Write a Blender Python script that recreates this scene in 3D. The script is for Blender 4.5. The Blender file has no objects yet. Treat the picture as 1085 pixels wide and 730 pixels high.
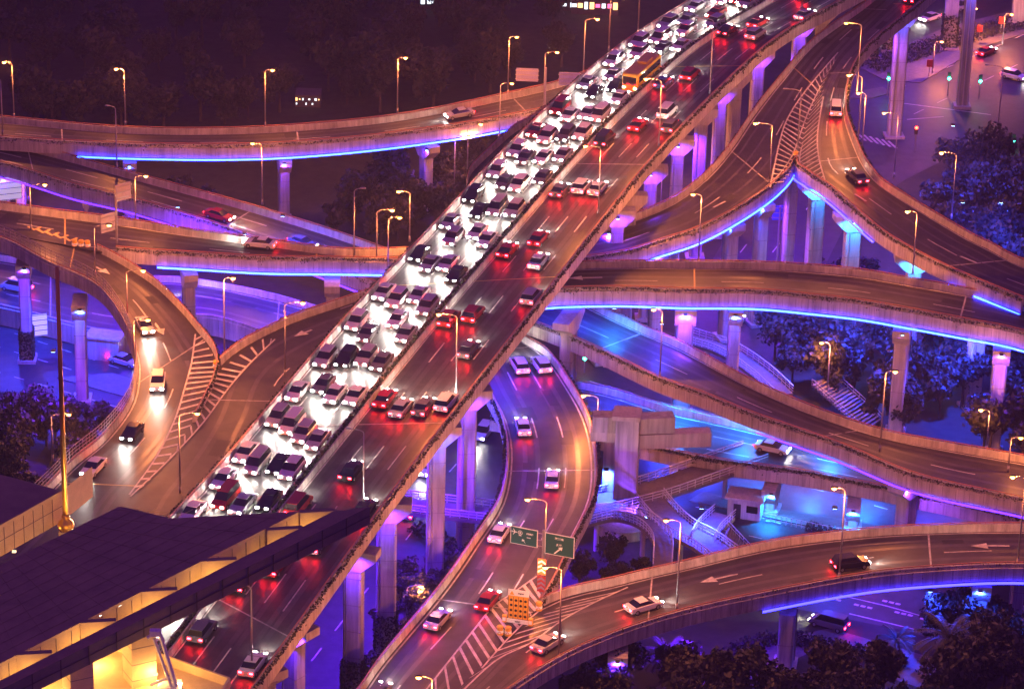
import bpy, math, random
from mathutils import Vector, Matrix
R_ = math.radians
random.seed(7)
sc = bpy.context.scene
col = sc.collection

# ------------------------------------------------------------------ camera
FPX, W0, H0 = 3500.0, 1085.0, 730.0
CAMH, PITCH, ROLL = 200.0, 24.0, 1.5
cam_rot = Matrix.Rotation(R_(90 - PITCH), 3, 'X') @ Matrix.Rotation(R_(ROLL), 3, 'Z')
cd = bpy.data.cameras.new('camera')
cam = bpy.data.objects.new('camera', cd); col.objects.link(cam)
cam.matrix_world = Matrix.Translation((0, 0, CAMH)) @ cam_rot.to_4x4()
cd.sensor_width = 36.0; cd.lens = 36.0 * FPX / W0
cd.clip_start = 1.0; cd.clip_end = 12000.0
sc.camera = cam
CAM = Vector((0, 0, CAMH))

# ------------------------------------------------------------------ sky glow over a night city
wd = bpy.data.worlds.new('World'); sc.world = wd; wd.use_nodes = True
nt = wd.node_tree; nt.nodes.clear()
wo = nt.nodes.new('ShaderNodeOutputWorld'); bg = nt.nodes.new('ShaderNodeBackground')
sky = nt.nodes.new('ShaderNodeTexSky'); sky.sky_type = 'NISHITA'; sky.sun_disc = False
sky.sun_elevation = R_(-4); sky.sun_rotation = R_(200)
bg.inputs[1].default_value = 0.10
bg2 = nt.nodes.new('ShaderNodeBackground'); bg2.inputs[0].default_value = (0.34, 0.075, 0.86, 1); bg2.inputs[1].default_value = 0.38
add = nt.nodes.new('ShaderNodeAddShader')
nt.links.new(sky.outputs[0], bg.inputs[0]); nt.links.new(bg.outputs[0], add.inputs[0])
nt.links.new(bg2.outputs[0], add.inputs[1]); nt.links.new(add.outputs[0], wo.inputs[0])
sc.view_settings.view_transform = 'Standard'; sc.view_settings.look = 'None'
sc.view_settings.exposure = 0.0; sc.view_settings.gamma = 1.0
sc.cycles.use_light_tree = True
sc.cycles.max_bounces = 4; sc.cycles.diffuse_bounces = 2; sc.cycles.glossy_bounces = 2
sc.cycles.transmission_bounces = 2; sc.cycles.sample_clamp_indirect = 3.0; sc.cycles.sample_clamp_direct = 0
LAMP_W, BLUE_W, BEAM_W = 9300.0, 42000.0, 2700.0

# ------------------------------------------------------------------ pixel <-> world
def at(px, py, z=0.0):
    d = cam_rot @ Vector(((px - W0 / 2) / FPX, (H0 / 2 - py) / FPX, -1.0))
    return CAM + d * ((z - CAMH) / d.z)
def pix(p):
    q = cam_rot.transposed() @ (Vector(p) - CAM)
    return (W0 / 2 + FPX * q.x / -q.z, H0 / 2 - FPX * q.y / -q.z)

# ------------------------------------------------------------------ materials
MATS = {}
def mat(name, base, rough=0.8, metal=0.0, noise=0.0, scale=1.0, emit=None, estr=0.0, streak=0.0, bump=0.0, spec=0.5, base2=None):
    m = bpy.data.materials.new(name); m.use_nodes = True; n = m.node_tree; b = n.nodes['Principled BSDF']
    b.inputs['Roughness'].default_value = rough; b.inputs['Metallic'].default_value = metal
    b.inputs['Specular IOR Level'].default_value = spec
    c = (*base, 1)
    b.inputs['Base Color'].default_value = c
    if noise or streak:
        geo = n.nodes.new('ShaderNodeNewGeometry')
        tx = n.nodes.new('ShaderNodeTexNoise'); tx.inputs['Scale'].default_value = scale; tx.inputs['Detail'].default_value = 6
        tx.inputs['Roughness'].default_value = 0.65
        if streak:
            mp = n.nodes.new('ShaderNodeMapping'); mp.inputs['Scale'].default_value = (1, 1, 0.08)
            n.links.new(geo.outputs['Position'], mp.inputs[0]); n.links.new(mp.outputs[0], tx.inputs[0])
        else:
            n.links.new(geo.outputs['Position'], tx.inputs[0])
        rp = n.nodes.new('ShaderNodeValToRGB')
        k = noise or streak
        b2 = base2 or base
        rp.color_ramp.elements[0].position = .3; rp.color_ramp.elements[1].position = .7
        rp.color_ramp.elements[0].color = (*[x * (1 - k) for x in base], 1)
        rp.color_ramp.elements[1].color = (*[x * (1 + k * .6) for x in b2], 1)
        tx2 = n.nodes.new('ShaderNodeTexNoise'); tx2.inputs['Scale'].default_value = scale * .13; tx2.inputs['Detail'].default_value = 3
        n.links.new(geo.outputs['Position'], tx2.inputs[0])
        mr = n.nodes.new('ShaderNodeMapRange'); mr.inputs[1].default_value = .3; mr.inputs[2].default_value = .7
        mr.inputs[3].default_value = 1 - k * .6; mr.inputs[4].default_value = 1 + k * .3
        n.links.new(tx2.outputs[0], mr.inputs[0])
        ml = n.nodes.new('ShaderNodeVectorMath'); ml.operation = 'SCALE'
        n.links.new(tx.outputs[0], rp.inputs[0]); n.links.new(rp.outputs[0], ml.inputs[0]); n.links.new(mr.outputs[0], ml.inputs[3])
        n.links.new(ml.outputs[0], b.inputs['Base Color'])
        if bump:
            bp = n.nodes.new('ShaderNodeBump'); bp.inputs['Strength'].default_value = bump; bp.inputs['Distance'].default_value = .05
            n.links.new(tx.outputs[0], bp.inputs['Height']); n.links.new(bp.outputs[0], b.inputs['Normal'])
    if emit:
        b.inputs['Emission Color'].default_value = (*emit, 1); b.inputs['Emission Strength'].default_value = estr
    MATS[name] = m
    return m
mat('asphalt', (.056, .050, .050), 0.5, noise=.5, scale=.38, bump=.15, spec=.45)
mat('asphalt_street', (.045, .042, .045), .55, noise=.5, scale=.6, bump=.1, spec=.4)
mat('asphalt_worn', (.085, .075, .073), .4, noise=.45, scale=.5)
mat('asphalt_patch', (.036, .033, .034), .6, noise=.3, scale=1)
mat('concrete', (.47, .43, .40), .85, streak=.45, scale=1.6)
mat('concrete_pier', (.42, .40, .39), .85, streak=.5, scale=1.2)
mat('concrete_cap', (.46, .42, .40), .85, streak=.3, scale=2)
mat('paint', (.62, .58, .52), .6, noise=.4, scale=1.3)
mat('paint_yellow', (.62, .45, .16), .6, noise=.3, scale=1.3)
mat('ivy', (.035, .05, .022), .7, noise=.5, scale=2)
mat('leaf', (.038, .042, .03), .65, noise=.5, scale=.7, base2=(.048, .046, .03))
mat('leaf_dark', (.026, .03, .022), .65, noise=.5, scale=.7)
mat('bark', (.09, .07, .05), .9, noise=.4, scale=3)
mat('soil', (.04, .042, .025), .95, noise=.5, scale=.5)
mat('paving', (.16, .14, .13), .85, noise=.3, scale=1.5)
mat('steel', (.34, .31, .34), .45, .6)
mat('dark_steel', (.06, .055, .06), .5, .5)
mat('rail_red', (.42, .16, .12), .6)
mat('rail_pale', (.55, .53, .58), .4, .4)
mat('gold', (.75, .42, .08), .3, .7)
mat('roof_metal', (.30, .27, .10), .55, .2, noise=.25, scale=.4)
mat('stone_clad', (.62, .47, .27), .7, noise=.15, scale=.7)
mat('beam_metal', (.16, .12, .15), .6, noise=.2, scale=.5)
mat('white_metal', (.78, .75, .7), .4)
mat('glass', (.012, .012, .016), .08, 0, spec=.8)
mat('tyre', (.02, .02, .02), .8)
mat('rim', (.45, .45, .47), .3, .8)
mat('sodium', (1, .6, .2), .5, emit=(1, .38, .08), estr=16)
mat('head_lamp', (1, 1, 1), .3, emit=(1, .93, .84), estr=260)
mat('tail_lamp', (.5, .01, .01), .3, emit=(1, .006, .012), estr=190)
mat('led_cyan', (.3, .6, 1), .5, emit=(.008, .028, 1), estr=38)
mat('led_blue', (.2, .2, 1), .5, emit=(.02, .018, 1), estr=16)
mat('led_fascia_fill', (.2, .2, 1), .5, emit=(.12, .02, 1), estr=4)
mat('flood', (.6, .8, 1), .5, emit=(.25, .5, 1), estr=25)
mat('sign_green', (.008, .10, .085), .5)
mat('sign_violet', (.26, .24, .5), .6, noise=.15, scale=1)
mat('sign_back', (.42, .36, .38), .6, noise=.15, scale=1)
mat('sign_white', (.8, .78, .72), .5, emit=(1, .85, .7), estr=.12)
mat('sign_blue', (.03, .08, .5), .5)
mat('red_paint', (.6, .05, .03), .5)
mat('yellow_paint', (.75, .38, .03), .5, emit=(1, .4, .05), estr=.08)
mat('black_paint', (.015, .015, .015), .6)
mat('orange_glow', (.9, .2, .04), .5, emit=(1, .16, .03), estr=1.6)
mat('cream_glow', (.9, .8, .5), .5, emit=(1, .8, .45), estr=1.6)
mat('green_signal', (0, .7, .4), .5, emit=(.04, 1, .55), estr=22)
mat('red_signal', (.7, 0, 0), .5, emit=(1, .06, .03), estr=15)
mat('shop_white', (.8, .8, .8), .5, emit=(.8, .92, 1), estr=2)
mat('shop_warm', (.8, .6, .4), .5, emit=(1, .55, .2), estr=3)
mat('shop_pink', (.8, .2, .4), .5, emit=(1, .12, .3), estr=3)
mat('shop_wall', (.12, .1, .11), .8, noise=.2, scale=1)
mat('billboard', (.7, .7, .8), .5, emit=(.55, .5, .8), estr=.7)
CARCOL = {'white': (.75, .75, .74), 'silver': (.42, .43, .45), 'black': (.02, .02, .022), 'grey': (.14, .14, .15),
          'red': (.38, .03, .03), 'blue': (.04, .08, .25), 'green': (.03, .3, .18), 'yellow': (.7, .45, .04)}
for k, v in CARCOL.items(): mat('car_' + k, v, .25, .15, spec=.6)

# ------------------------------------------------------------------ mesh builder
class MB:
    def __init__(s): s.v = []; s.f = []; s.m = []; s.mats = []
    def mi(s, name):
        if name not in s.mats: s.mats.append(name)
        return s.mats.index(name)
    def face(s, pts, m):
        i = len(s.v); s.v += [tuple(p) for p in pts]; s.f.append(tuple(range(i, i + len(pts)))); s.m.append(s.mi(m))
    def box(s, c, size, m, rz=0.0, taper=1.0, axes=None):
        c = Vector(c)
        if axes is None:
            ax = Vector((math.cos(rz), math.sin(rz), 0)); ay = Vector((-math.sin(rz), math.cos(rz), 0)); az = Vector((0, 0, 1))
        else: ax, ay, az = axes
        hx, hy, hz = size[0] / 2, size[1] / 2, size[2] / 2
        i = len(s.v)
        for sz in (-1, 1):
            t = taper if sz > 0 else 1
            for sx, sy in ((-1, -1), (1, -1), (1, 1), (-1, 1)):
                s.v.append(tuple(c + ax * sx * hx * t + ay * sy * hy * t + az * sz * hz))
        k = s.mi(m)
        for q in ((3, 2, 1, 0), (4, 5, 6, 7), (0, 1, 5, 4), (1, 2, 6, 5), (2, 3, 7, 6), (3, 0, 4, 7)):
            s.f.append(tuple(i + a for a in q)); s.m.append(k)
    def tube(s, a, b, r, m, r2=None, n=8, caps=True):
        a = Vector(a); b = Vector(b); r2 = r if r2 is None else r2
        d = (b - a).normalized(); u = d.orthogonal().normalized(); w = d.cross(u)
        i = len(s.v); k = s.mi(m)
        for p, rr in ((a, r), (b, r2)):
            for j in range(n):
                t = 2 * math.pi * j / n; s.v.append(tuple(p + (u * math.cos(t) + w * math.sin(t)) * rr))
        for j in range(n):
            s.f.append((i + j, i + (j + 1) % n, i + n + (j + 1) % n, i + n + j)); s.m.append(k)
        if caps:
            s.f.append(tuple(i + n - 1 - j for j in range(n))); s.m.append(k)
            s.f.append(tuple(i + n + j for j in range(n))); s.m.append(k)
    def loft(s, rings, m, closed=True, cap=True):
        i = len(s.v); n = len(rings[0]); k = s.mi(m)
        for r in rings: s.v += [tuple(p) for p in r]
        for a in range(len(rings) - 1):
            for j in range(n if closed else n - 1):
                s.f.append((i + a * n + j, i + a * n + (j + 1) % n, i + (a + 1) * n + (j + 1) % n, i + (a + 1) * n + j)); s.m.append(k)
        if cap and closed:
            s.f.append(tuple(i + n - 1 - j for j in range(n))); s.m.append(k)
            b = i + (len(rings) - 1) * n
            s.f.append(tuple(b + j for j in range(n))); s.m.append(k)
    def mesh(s, name, origin=None):
        me = bpy.data.meshes.new(name)
        v = s.v
        if origin is not None: v = [(p[0] - origin[0], p[1] - origin[1], p[2] - origin[2]) for p in v]
        me.from_pydata(v, [], s.f)
        for n in s.mats: me.materials.append(MATS[n])
        me.polygons.foreach_set('material_index', s.m); me.update()
        return me
    def build(s, name, parent=None, smooth=False, origin=None):
        me = s.mesh(name, origin)
        if smooth: me.polygons.foreach_set('use_smooth', [True] * len(me.polygons))
        o = bpy.data.objects.new(name, me); col.objects.link(o)
        if origin is not None: o.location = origin
        if parent: o.parent = parent
        return o
def tag(o, label=None, cat=None, group=None, kind=None):
    if label: o['label'] = label
    if cat: o['category'] = cat
    if group: o['group'] = group
    if kind: o['kind'] = kind
    return o
def empty(name, loc=(0, 0, 0), rz=0.0):
    o = bpy.data.objects.new(name, None); col.objects.link(o); o.location = loc; o.rotation_euler = (0, 0, rz)
    o.empty_display_size = .3
    return o
KIDS = {}
def kid(o, parent):
    o.parent = parent; KIDS.setdefault(parent.name, []).append(o); return o
def copy_tree(o, parent=None):
    c = o.copy(); col.objects.link(c)
    if parent is not None: c.parent = parent
    for ch in KIDS.get(o.name, []): copy_tree_child(ch, c)
    return c
def copy_tree_child(ch, c):
    d = ch.copy(); col.objects.link(d); d.parent = c
    for g in KIDS.get(ch.name, []): copy_tree_child(g, d)
def lamp(name, kind, loc, color, power, parent=None, radius=.15, spot=None, blend=.5, direction=None):
    ld = bpy.data.lights.new(name, kind); ld.energy = power; ld.color = color; ld.shadow_soft_size = radius
    if kind == 'SPOT': ld.spot_size = R_(spot); ld.spot_blend = blend
    o = bpy.data.objects.new(name, ld); col.objects.link(o); o.location = loc
    if direction is not None: o.rotation_euler = Vector(direction).to_track_quat('-Z', 'Y').to_euler()
    if parent: o.parent = parent
    return o

# ------------------------------------------------------------------ curves
def cr(p, n):
    out = []
    P = [tuple(2 * a - b for a, b in zip(p[0], p[1]))] + list(p) + [tuple(2 * a - b for a, b in zip(p[-1], p[-2]))]
    for i in range(1, len(P) - 2):
        for k in range(n):
            t = k / n
            out.append(tuple(.5 * ((2 * b) + (-a + c) * t + (2 * a - 5 * b + 4 * c - d) * t * t + (-a + 3 * b - 3 * c + d) * t ** 3)
                             for a, b, c, d in zip(P[i - 1], P[i], P[i + 1], P[i + 2])))
    out.append(tuple(p[-1]))
    return out
class Road:
    """edges given where the parapet tops show; deck surface one metre below"""
    def __init__(s, pairs, n=8, lift=1.0):
        pts = cr(pairs, n)
        s.L = []; s.R = []
        for lx, ly, rx, ry, z in pts:
            a = at(lx, ly, z + lift); b = at(rx, ry, z + lift); a.z = z; b.z = z
            s.L.append(a); s.R.append(b)
        s.n = len(s.L)
        s.s = [0]
        for i in range(1, s.n): s.s.append(s.s[-1] + ((s.L[i] + s.R[i]) / 2 - (s.L[i - 1] + s.R[i - 1]) / 2).length)
        s.len = s.s[-1]; s.k = n
    def f(s, i): return s.s[i * s.k] / s.len
    def width(s, i): return (s.L[i] - s.R[i]).length
    def pos(s, d, fr):
        d = max(0, min(s.len - 1e-3, d))
        for i in range(s.n - 1):
            if s.s[i + 1] >= d: break
        t = (d - s.s[i]) / max(1e-6, s.s[i + 1] - s.s[i])
        L = s.L[i].lerp(s.L[i + 1], t); R = s.R[i].lerp(s.R[i + 1], t)
        return L.lerp(R, fr)
    def tan(s, d, fr):
        return (s.pos(d + 1.5, fr) - s.pos(d - 1.5, fr)).normalized()
    def near(s, p):
        best = None
        for i in range(s.n):
            c = (s.L[i] + s.R[i]) / 2; q = (c.xy - Vector(p).xy).length
            if best is None or q < best[0]: best = (q, i)
        return best[1]
def strip(mb, pts, w, m, dz=.015):
    """flat ribbon centred on world points"""
    rings = []
    for i, p in enumerate(pts):
        d = (pts[min(i + 1, len(pts) - 1)] - pts[max(i - 1, 0)]); d.z = 0; d.normalize()
        s_ = Vector((-d.y, d.x, 0)) * w / 2
        rings.append([p + s_ + Vector((0, 0, dz)), p - s_ + Vector((0, 0, dz))])
    mb.loft(rings, m, closed=False)
def edge_sweep(mb, E, O, prof, m):
    """E: edge points, O: outward unit vectors, prof: [(out, up)...] closed"""
    rings = [[e + o * a + Vector((0, 0, b)) for a, b in prof] for e, o in zip(E, O)]
    mb.loft(rings, m)
def rng(road, a, b):
    i0 = 0; i1 = road.n - 1
    if a is not None: i0 = min(range(road.n), key=lambda i: abs(road.s[i] - a * road.len))
    if b is not None: i1 = min(range(road.n), key=lambda i: abs(road.s[i] - b * road.len))
    return range(i0, i1 + 1)

def viaduct(name, label, road, left=(0, 1), right=(0, 1), girder=1.9, led=None, ivy=('L', 'R'), panel=1.2, lanes=(),
            joints=38, inset=(.16, .84), cat='elevated road', pillars=(), parent=None, rail=True, ivy_den=1.0, wear=(.27, .73)):
    root = parent or tag(empty(name, ((road.L[0] + road.R[0]) / 2)), label, cat)
    org = Vector(root.location)
    def B(mb, nm, par=root, smooth=False):
        o = mb.build(nm, None, smooth, origin=org if par is root else None)
        o.parent = par
        if par is root: o.location = (0, 0, 0)
        return o
    out = [(a - b).normalized() for a, b in zip(road.L, road.R)]
    mb = MB()
    mb.loft([[l, r, r + Vector((0, 0, -.32)), l + Vector((0, 0, -.32))] for l, r in zip(road.L, road.R)], 'asphalt')
    B(mb, 'road_deck')
    if girder:
        mb = MB()
        rings = []
        for l, r in zip(road.L, road.R):
            a0 = l.lerp(r, .03); b0 = l.lerp(r, .97); a = l.lerp(r, inset[0]); b = l.lerp(r, inset[1])
            rings.append([a0 + Vector((0, 0, -.33)), b0 + Vector((0, 0, -.33)), l.lerp(r, .9) + Vector((0, 0, -.7)), b + Vector((0, 0, -girder)),
                          a + Vector((0, 0, -girder)), l.lerp(r, .1) + Vector((0, 0, -.7))])
        mb.loft(rings, 'concrete'); B(mb, 'girder')
    iv = MB()
    for side, span in (('L', left), ('R', right)):
        if not span: continue
        E = road.L if side == 'L' else road.R
        sg = 1 if side == 'L' else -1
        ids = list(rng(road, *span))
        if len(ids) < 2: continue
        e = [E[i] for i in ids]; o = [out[i] * sg for i in ids]
        mb = MB()
        edge_sweep(mb, e, o, [(-.22, .02), (-.10, 1.0), (.16, 1.0), (.16, .55), (.34, .50), (.34, -panel), (.16, -panel - .05), (.0, -.3)], 'concrete')
        if rail:
            rings = []
            edge_sweep(mb, e, o, [(-.02, 1.18), (.08, 1.18), (.08, 1.28), (-.02, 1.28)], 'rail_red')
            acc = 0; last = e[0]
            for a, b, oo in zip(e, e[1:], o):
                k = max(1, int((b - a).length / 2.5))
                for q in range(k):
                    p = a.lerp(b, q / k); mb.box(p + oo * .03 + Vector((0, 0, 1.09)), (.07, .07, .2), 'rail_red')
        # joints in the panels, cut as thin dark reveals
        for a, b, oo in zip(e, e[1:], o):
            k = max(1, int((b - a).length / 2.0))
            for q in range(k):
                p = a.lerp(b, q / k); d = (b - a).normalized()
                mb.box(p + oo * .345 + Vector((0, 0, -.35)), (.05, .02, 1.5), 'beam_metal', axes=(d, oo, Vector((0, 0, 1))))
        B(mb, 'parapet')
        if side in ivy:
            for a, b, oo in zip(e, e[1:], o):
                ln = (b - a).length
                for q in range(int(ln * 20 * ivy_den)):
                    p = a.lerp(b, random.random())
                    dens = .5 + .3 * math.sin(p.x * .9 + p.y * .7) + .2 * math.sin(p.x * 2.3 - p.y * 1.9)
                    p = p + oo * random.uniform(.12, .62) + Vector((0, 0, 1.04 - abs(random.gauss(0, .10 + .42 * dens * dens))))
                    leafquad(iv, p, random.uniform(.10, .22), 'ivy')
    if iv.f: B(iv, 'planter_ivy')
    if led:
        for side, mname, a, b in led:
            E = road.L if side == 'L' else road.R; sg = 1 if side == 'L' else -1
            ids = list(rng(road, a, b)); e = [E[i] for i in ids]; o = [out[i] * sg for i in ids]
            mb = MB(); w = .0
            edge_sweep(mb, e, o, [(.42, -panel - .34), (.66, -panel - .34), (.66, -panel - .12), (.42, -panel - .12)], mname); B(mb, 'light_strip')
    mb = MB()
    for fr, kind, a, b in lanes:
        d0 = a * road.len; d1 = b * road.len; d = d0
        if kind == 'solid':
            k = max(4, int((d1 - d0) / 3)); strip(mb, [road.pos(d0 + (d1 - d0) * q / k, fr) for q in range(k + 1)], .2, 'paint')
        else:
            while d < d1 - 6:
                strip(mb, [road.pos(d + q * 2, fr) for q in range(4)], .17, 'paint'); d += 15
    if joints:
        d = joints * .6
        while d < road.len - 3:
            p, q = road.pos(d, .02), road.pos(d, .98); t = road.tan(d, .5) * .12
            up = Vector((0, 0, .018)); mb.face([p - t + up, q - t + up, q + t + up, p + t + up], 'paint_yellow' if random.random() < .3 else 'concrete')
            d += joints
    if mb.f: B(mb, 'road_marking')
    mb = MB(); wm = max(4.0, road.width(road.n // 2)); k = int(road.len / 3)
    for fr in wear:
        for off in (-.85, .85):
            f0 = fr + off / wm
            strip(mb, [road.pos(road.len * q / k, f0 + .004 * math.sin(q * .31 + fr * 9)) for q in range(k + 1)], .62, 'asphalt_worn', .007)
    if wear:
        for q in range(int(road.len / 22)):
            d = random.uniform(3, road.len - 10); f0 = random.choice(wear) + random.uniform(-.06, .06); strip(mb, [road.pos(d + j * random.uniform(1, 2.4), f0) for j in range(3)], random.uniform(.9, 2.6), 'asphalt_patch', .010)
        B(mb, 'road_wear')
    for pl in pillars: pillar(root, org, road, *pl)
    return root

def leafquad(mb, p, r, m):
    u = Vector((random.gauss(0, 1), random.gauss(0, 1), random.gauss(0, 1))).normalized(); w = u.orthogonal().normalized()
    w = Matrix.Rotation(random.random() * 6.28, 3, u) @ w; x = u.cross(w)
    mb.face([p - w * r, p + x * r * .6, p + w * r, p - x * r * .6], m)

NFL = [0]
def pillar(root, org, road, px, py, drop=2.0, w=2.0, t=1.6, cap=5.5, color=None, power=1.0, ivyb=False, base=0.0, cappx=None):
    z0 = road.L[0].z
    for _ in range(3):
        p = at(px, py, z0 - drop); i = road.near(p); z0 = road.L[i].z
    top = z0 - drop
    side = (road.L[i] - road.R[i]).normalized(); along = Vector((-side.y, side.x, 0)); up = Vector((0, 0, 1))
    mb = MB()
    h = top - base
    ax = (side, along, up)
    # chamfered shaft
    def ring(z, sw, st, c=.22):
        hw, ht = sw / 2, st / 2
        return [p.xy.to_3d() + side * a + along * b + up * z for a, b in
                ((-hw + c, -ht), (hw - c, -ht), (hw, -ht + c), (hw, ht - c), (hw - c, ht), (-hw + c, ht), (-hw, ht - c), (-hw, -ht + c))]
    mb.loft([ring(base - .3, w, t), ring(top - 3.2, w, t), ring(top - 1.3, w * 1.15, t * 1.05), ring(top - 1.25, w * 1.15, t * 1.05)], 'concrete_pier')
    if cap:
        c0 = p.xy.to_3d()
        rings = []
        for b in (-t * .62, t * .62):
            rings.append([c0 + along * b + side * a + up * z for a, z in
                          ((-w * .5, top - 2.6), (w * .5, top - 2.6), (cap / 2, top - 1.0), (cap / 2, top), (-cap / 2, top), (-cap / 2, top - 1.0))])
        mb.loft(rings, 'concrete_cap')
    mb.box(p.xy.to_3d() + up * (base + .25), (w + 1.0, t + 1.0, .5), 'concrete_cap', axes=ax)
    zs = base + 3.5
    while zs < top - 3.5:
        mb.box(p.xy.to_3d() + up * zs, (w + .015, t + .015, .05), 'beam_metal', axes=ax); zs += 3.5
    o = mb.build('pillar', None, origin=org); o.parent = root; o.location = (0, 0, 0)
    cm = CAM - p; sd = -1 if along.dot(cm) < 0 else 1
    pm = MB(); q_ = p.xy.to_3d() + along * sd * (t / 2 + .1) + side * (w * .28); pm.tube(q_ + up * (base + .6), q_ + up * (top - 1.4), .085, 'steel', n=7)
    op = pm.build('drain_pipe', None, origin=org); op.parent = o; op.location = (0, 0, 0)
    if ivyb:
        iv = MB()
        for q in range(1500):
            a = random.uniform(0, 6.28); rr = .62; zz = base + random.random() ** .8 * ivyb
            s1 = max(-1, min(1, math.cos(a) * 1.5)) * (w / 2 + .15); s2 = max(-1, min(1, math.sin(a) * 1.5)) * (t / 2 + .15)
            leafquad(iv, p.xy.to_3d() + side * s1 + along * s2 + up * zz, random.uniform(.15, .3), 'ivy')
        oi = iv.build('creeper', None, origin=org); oi.parent = o; oi.location = (0, 0, 0)
    if color:
        # small floodlight on a bracket under the girder, washing the pier and the street
        cdir = (CAM - p); cdir.z = 0; cdir.normalize()
        fp = p.xy.to_3d() + cdir * (t * .5 + 1.9) + up * (top - .55)
        fb = MB(); fb.box(fp + up * .25, (.5, .5, .22), 'dark_steel'); fb.box(fp + up * .12, (.42, .42, .06), 'flood')
        of = fb.build('floodlight', None, origin=org); of.parent = o; of.location = (0, 0, 0)
        col_ = {'b': (.02, .06, 1.0), 'v': (.12, .015, 1.0), 'c': (.01, .24, 1.0), 'p': (.22, .04, 1.0)}[color]
        lo = lamp('floodlight_lamp', 'SPOT', fp - org - up * .1, col_, BLUE_W * .2 * power, of, .25, 165, .6, (-cdir * .25 - up))
        NFL[0] += 1

def arrow(via, road, d, fr, flip=False, s=1.0):
    mb = MB(); p = road.pos(d, fr); t = road.tan(d, fr); t.z = 0; t.normalize()
    if flip: t = -t
    w = Vector((-t.y, t.x, 0)); up = Vector((0, 0, .02))
    P = lambda a, b: p + t * a * s + w * b * s + up
    mb.face([P(-3, -.16), P(-3, .16), P(1, .16), P(1, -.16)], 'paint')
    mb.face([P(.9, -.75), P(3, 0), P(.9, .75)], 'paint')
    o = mb.build('lane_arrow', origin=Vector(via.location)); o.parent = via; o.location = (0, 0, 0)
def hatch(mb, A, C, z, n=26, w=.45, skew=0.0, m='paint'):
    A = cr([(a[0], a[1]) for a in A], 6); C = cr([(c[0], c[1]) for c in C], 6)
    zz = z if callable(z) else (lambda t: z)
    wa = [at(a[0], a[1], zz(i / (len(A) - 1))) for i, a in enumerate(A)]; wc = [at(c[0], c[1], zz(i / (len(C) - 1))) for i, c in enumerate(C)]
    def samp(P, t):
        t = max(0, min(.9999, t)) * (len(P) - 1); i = int(t); return P[i].lerp(P[i + 1], t - i)
    for k in range(1, n):
        t = k / n
        a = samp(wa, t); c = samp(wc, t - skew)
        if (a - c).length < .5: continue
        d = (samp(wa, min(1, t + .02)) - samp(wa, t - .02)); d.normalize(); d = d * w / 2; up = Vector((0, 0, .02))
        mb.face([a - d + up, c - d + up, c + d + up, a + d + up], m)
    strip(mb, wa, .22, m, .024)

# ================================================================== GROUND
def poly(name, pts, m, z=0.0, kind='structure', thick=None):
    w = [at(x, y, z) for x, y in pts]
    mb = MB()
    if thick:
        i = len(w); c = [p - Vector((0, 0, thick)) for p in w]
        mb.loft([c, w], m)
    else: mb.face(w, m)
    # keep the normal up
    o = mb.build(name); tag(o, kind=kind)
    return o
mb = MB(); S = 3000
mb.face([(-S, -S, 0), (S, -S, 0), (S, S, 0), (-S, S, 0)], 'soil'); tag(mb.build('ground'), kind='structure')
poly('street', [(150, 860), (430, 860), (560, 640), (700, 480), (800, 380), (640, 330), (560, 420), (420, 560), (300, 680)], 'asphalt_street', .010)
poly('cross_street', [(-120, 270), (150, 300), (420, 360), (640, 400), (860, 440), (1200, 520), (1200, 740), (960, 668), (820, 640), (640, 640), (420, 580), (130, 480), (-120, 450)], 'asphalt_street', .016)
poly('junction_street', [(840, -40), (1250, -70), (1250, 170), (1040, 150), (960, 190), (900, 230), (850, 330), (800, 420), (690, 410), (740, 300), (800, 200), (880, 80)], 'asphalt_street', .022)
for k, pts in enumerate(([(912, 72), (930, 60), (1000, 30), (1085, 8), (1130, 5), (1130, 22), (1040, 50), (975, 88), (935, 84)],
                         [(905, 98), (935, 92), (945, 98), (925, 104), (900, 104)],
                         [(120, 395), (150, 405), (420, 470), (420, 482), (150, 425), (60, 400)],
                         [(745, 520), (800, 535), (960, 560), (940, 575), (800, 545), (730, 530)])):
    poly('median_island', pts, 'paving', .14, thick=.14)
poly('park_path', [(640, 760), (760, 690), (880, 665), (1000, 700), (980, 730), (860, 690), (740, 745)], 'paving', .012)

# street paint
mb = MB()
def gstrip(pts, w=.16, m='paint', z=.028):
    strip(mb, [at(x, y, 0) for x, y in pts], w, m, z)
def gdash(a, b, n, w=.18):
    for k in range(n):
        t = k / n; u = t + .42 / n
        gstrip([(a[0] + (b[0] - a[0]) * t, a[1] + (b[1] - a[1]) * t), (a[0] + (b[0] - a[0]) * u, a[1] + (b[1] - a[1]) * u)], w)
for off in (0, 16, 32):
    gdash((930 + off * 1.2, 70 + off * 1.6), (1110 + off, 0 + off * 1.2), 7)
gdash((735, 330), (850, 185), 7); gdash((765, 335), (872, 200), 6); gdash((-10, 345), (140, 395), 6); gdash((-10, 365), (140, 412), 6)
gdash((-10, 392), (140, 436), 6); gdash((330, 700), (455, 540), 5); gdash((440, 540), (530, 440), 5); gdash((425, 520), (520, 420), 4)
gdash((700, 530), (960, 580), 7); gdash((690, 470), (960, 545), 8); gdash((760, 560), (960, 605), 6); gdash((600, 395), (700, 430), 4)
gstrip([(880, 628), (940, 642), (1010, 662)], .2); gstrip([(900, 650), (1000, 674)], .2)
for k in range(7):   # zebra crossing
    gstrip([(902 + k * 6.5, 140 + k * 1.6), (911 + k * 6.5, 148 + k * 1.6)], .42)
gstrip([(958, 110), (1050, 122)], .3); gstrip([(961, 127), (1000, 124)], .3)
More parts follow.
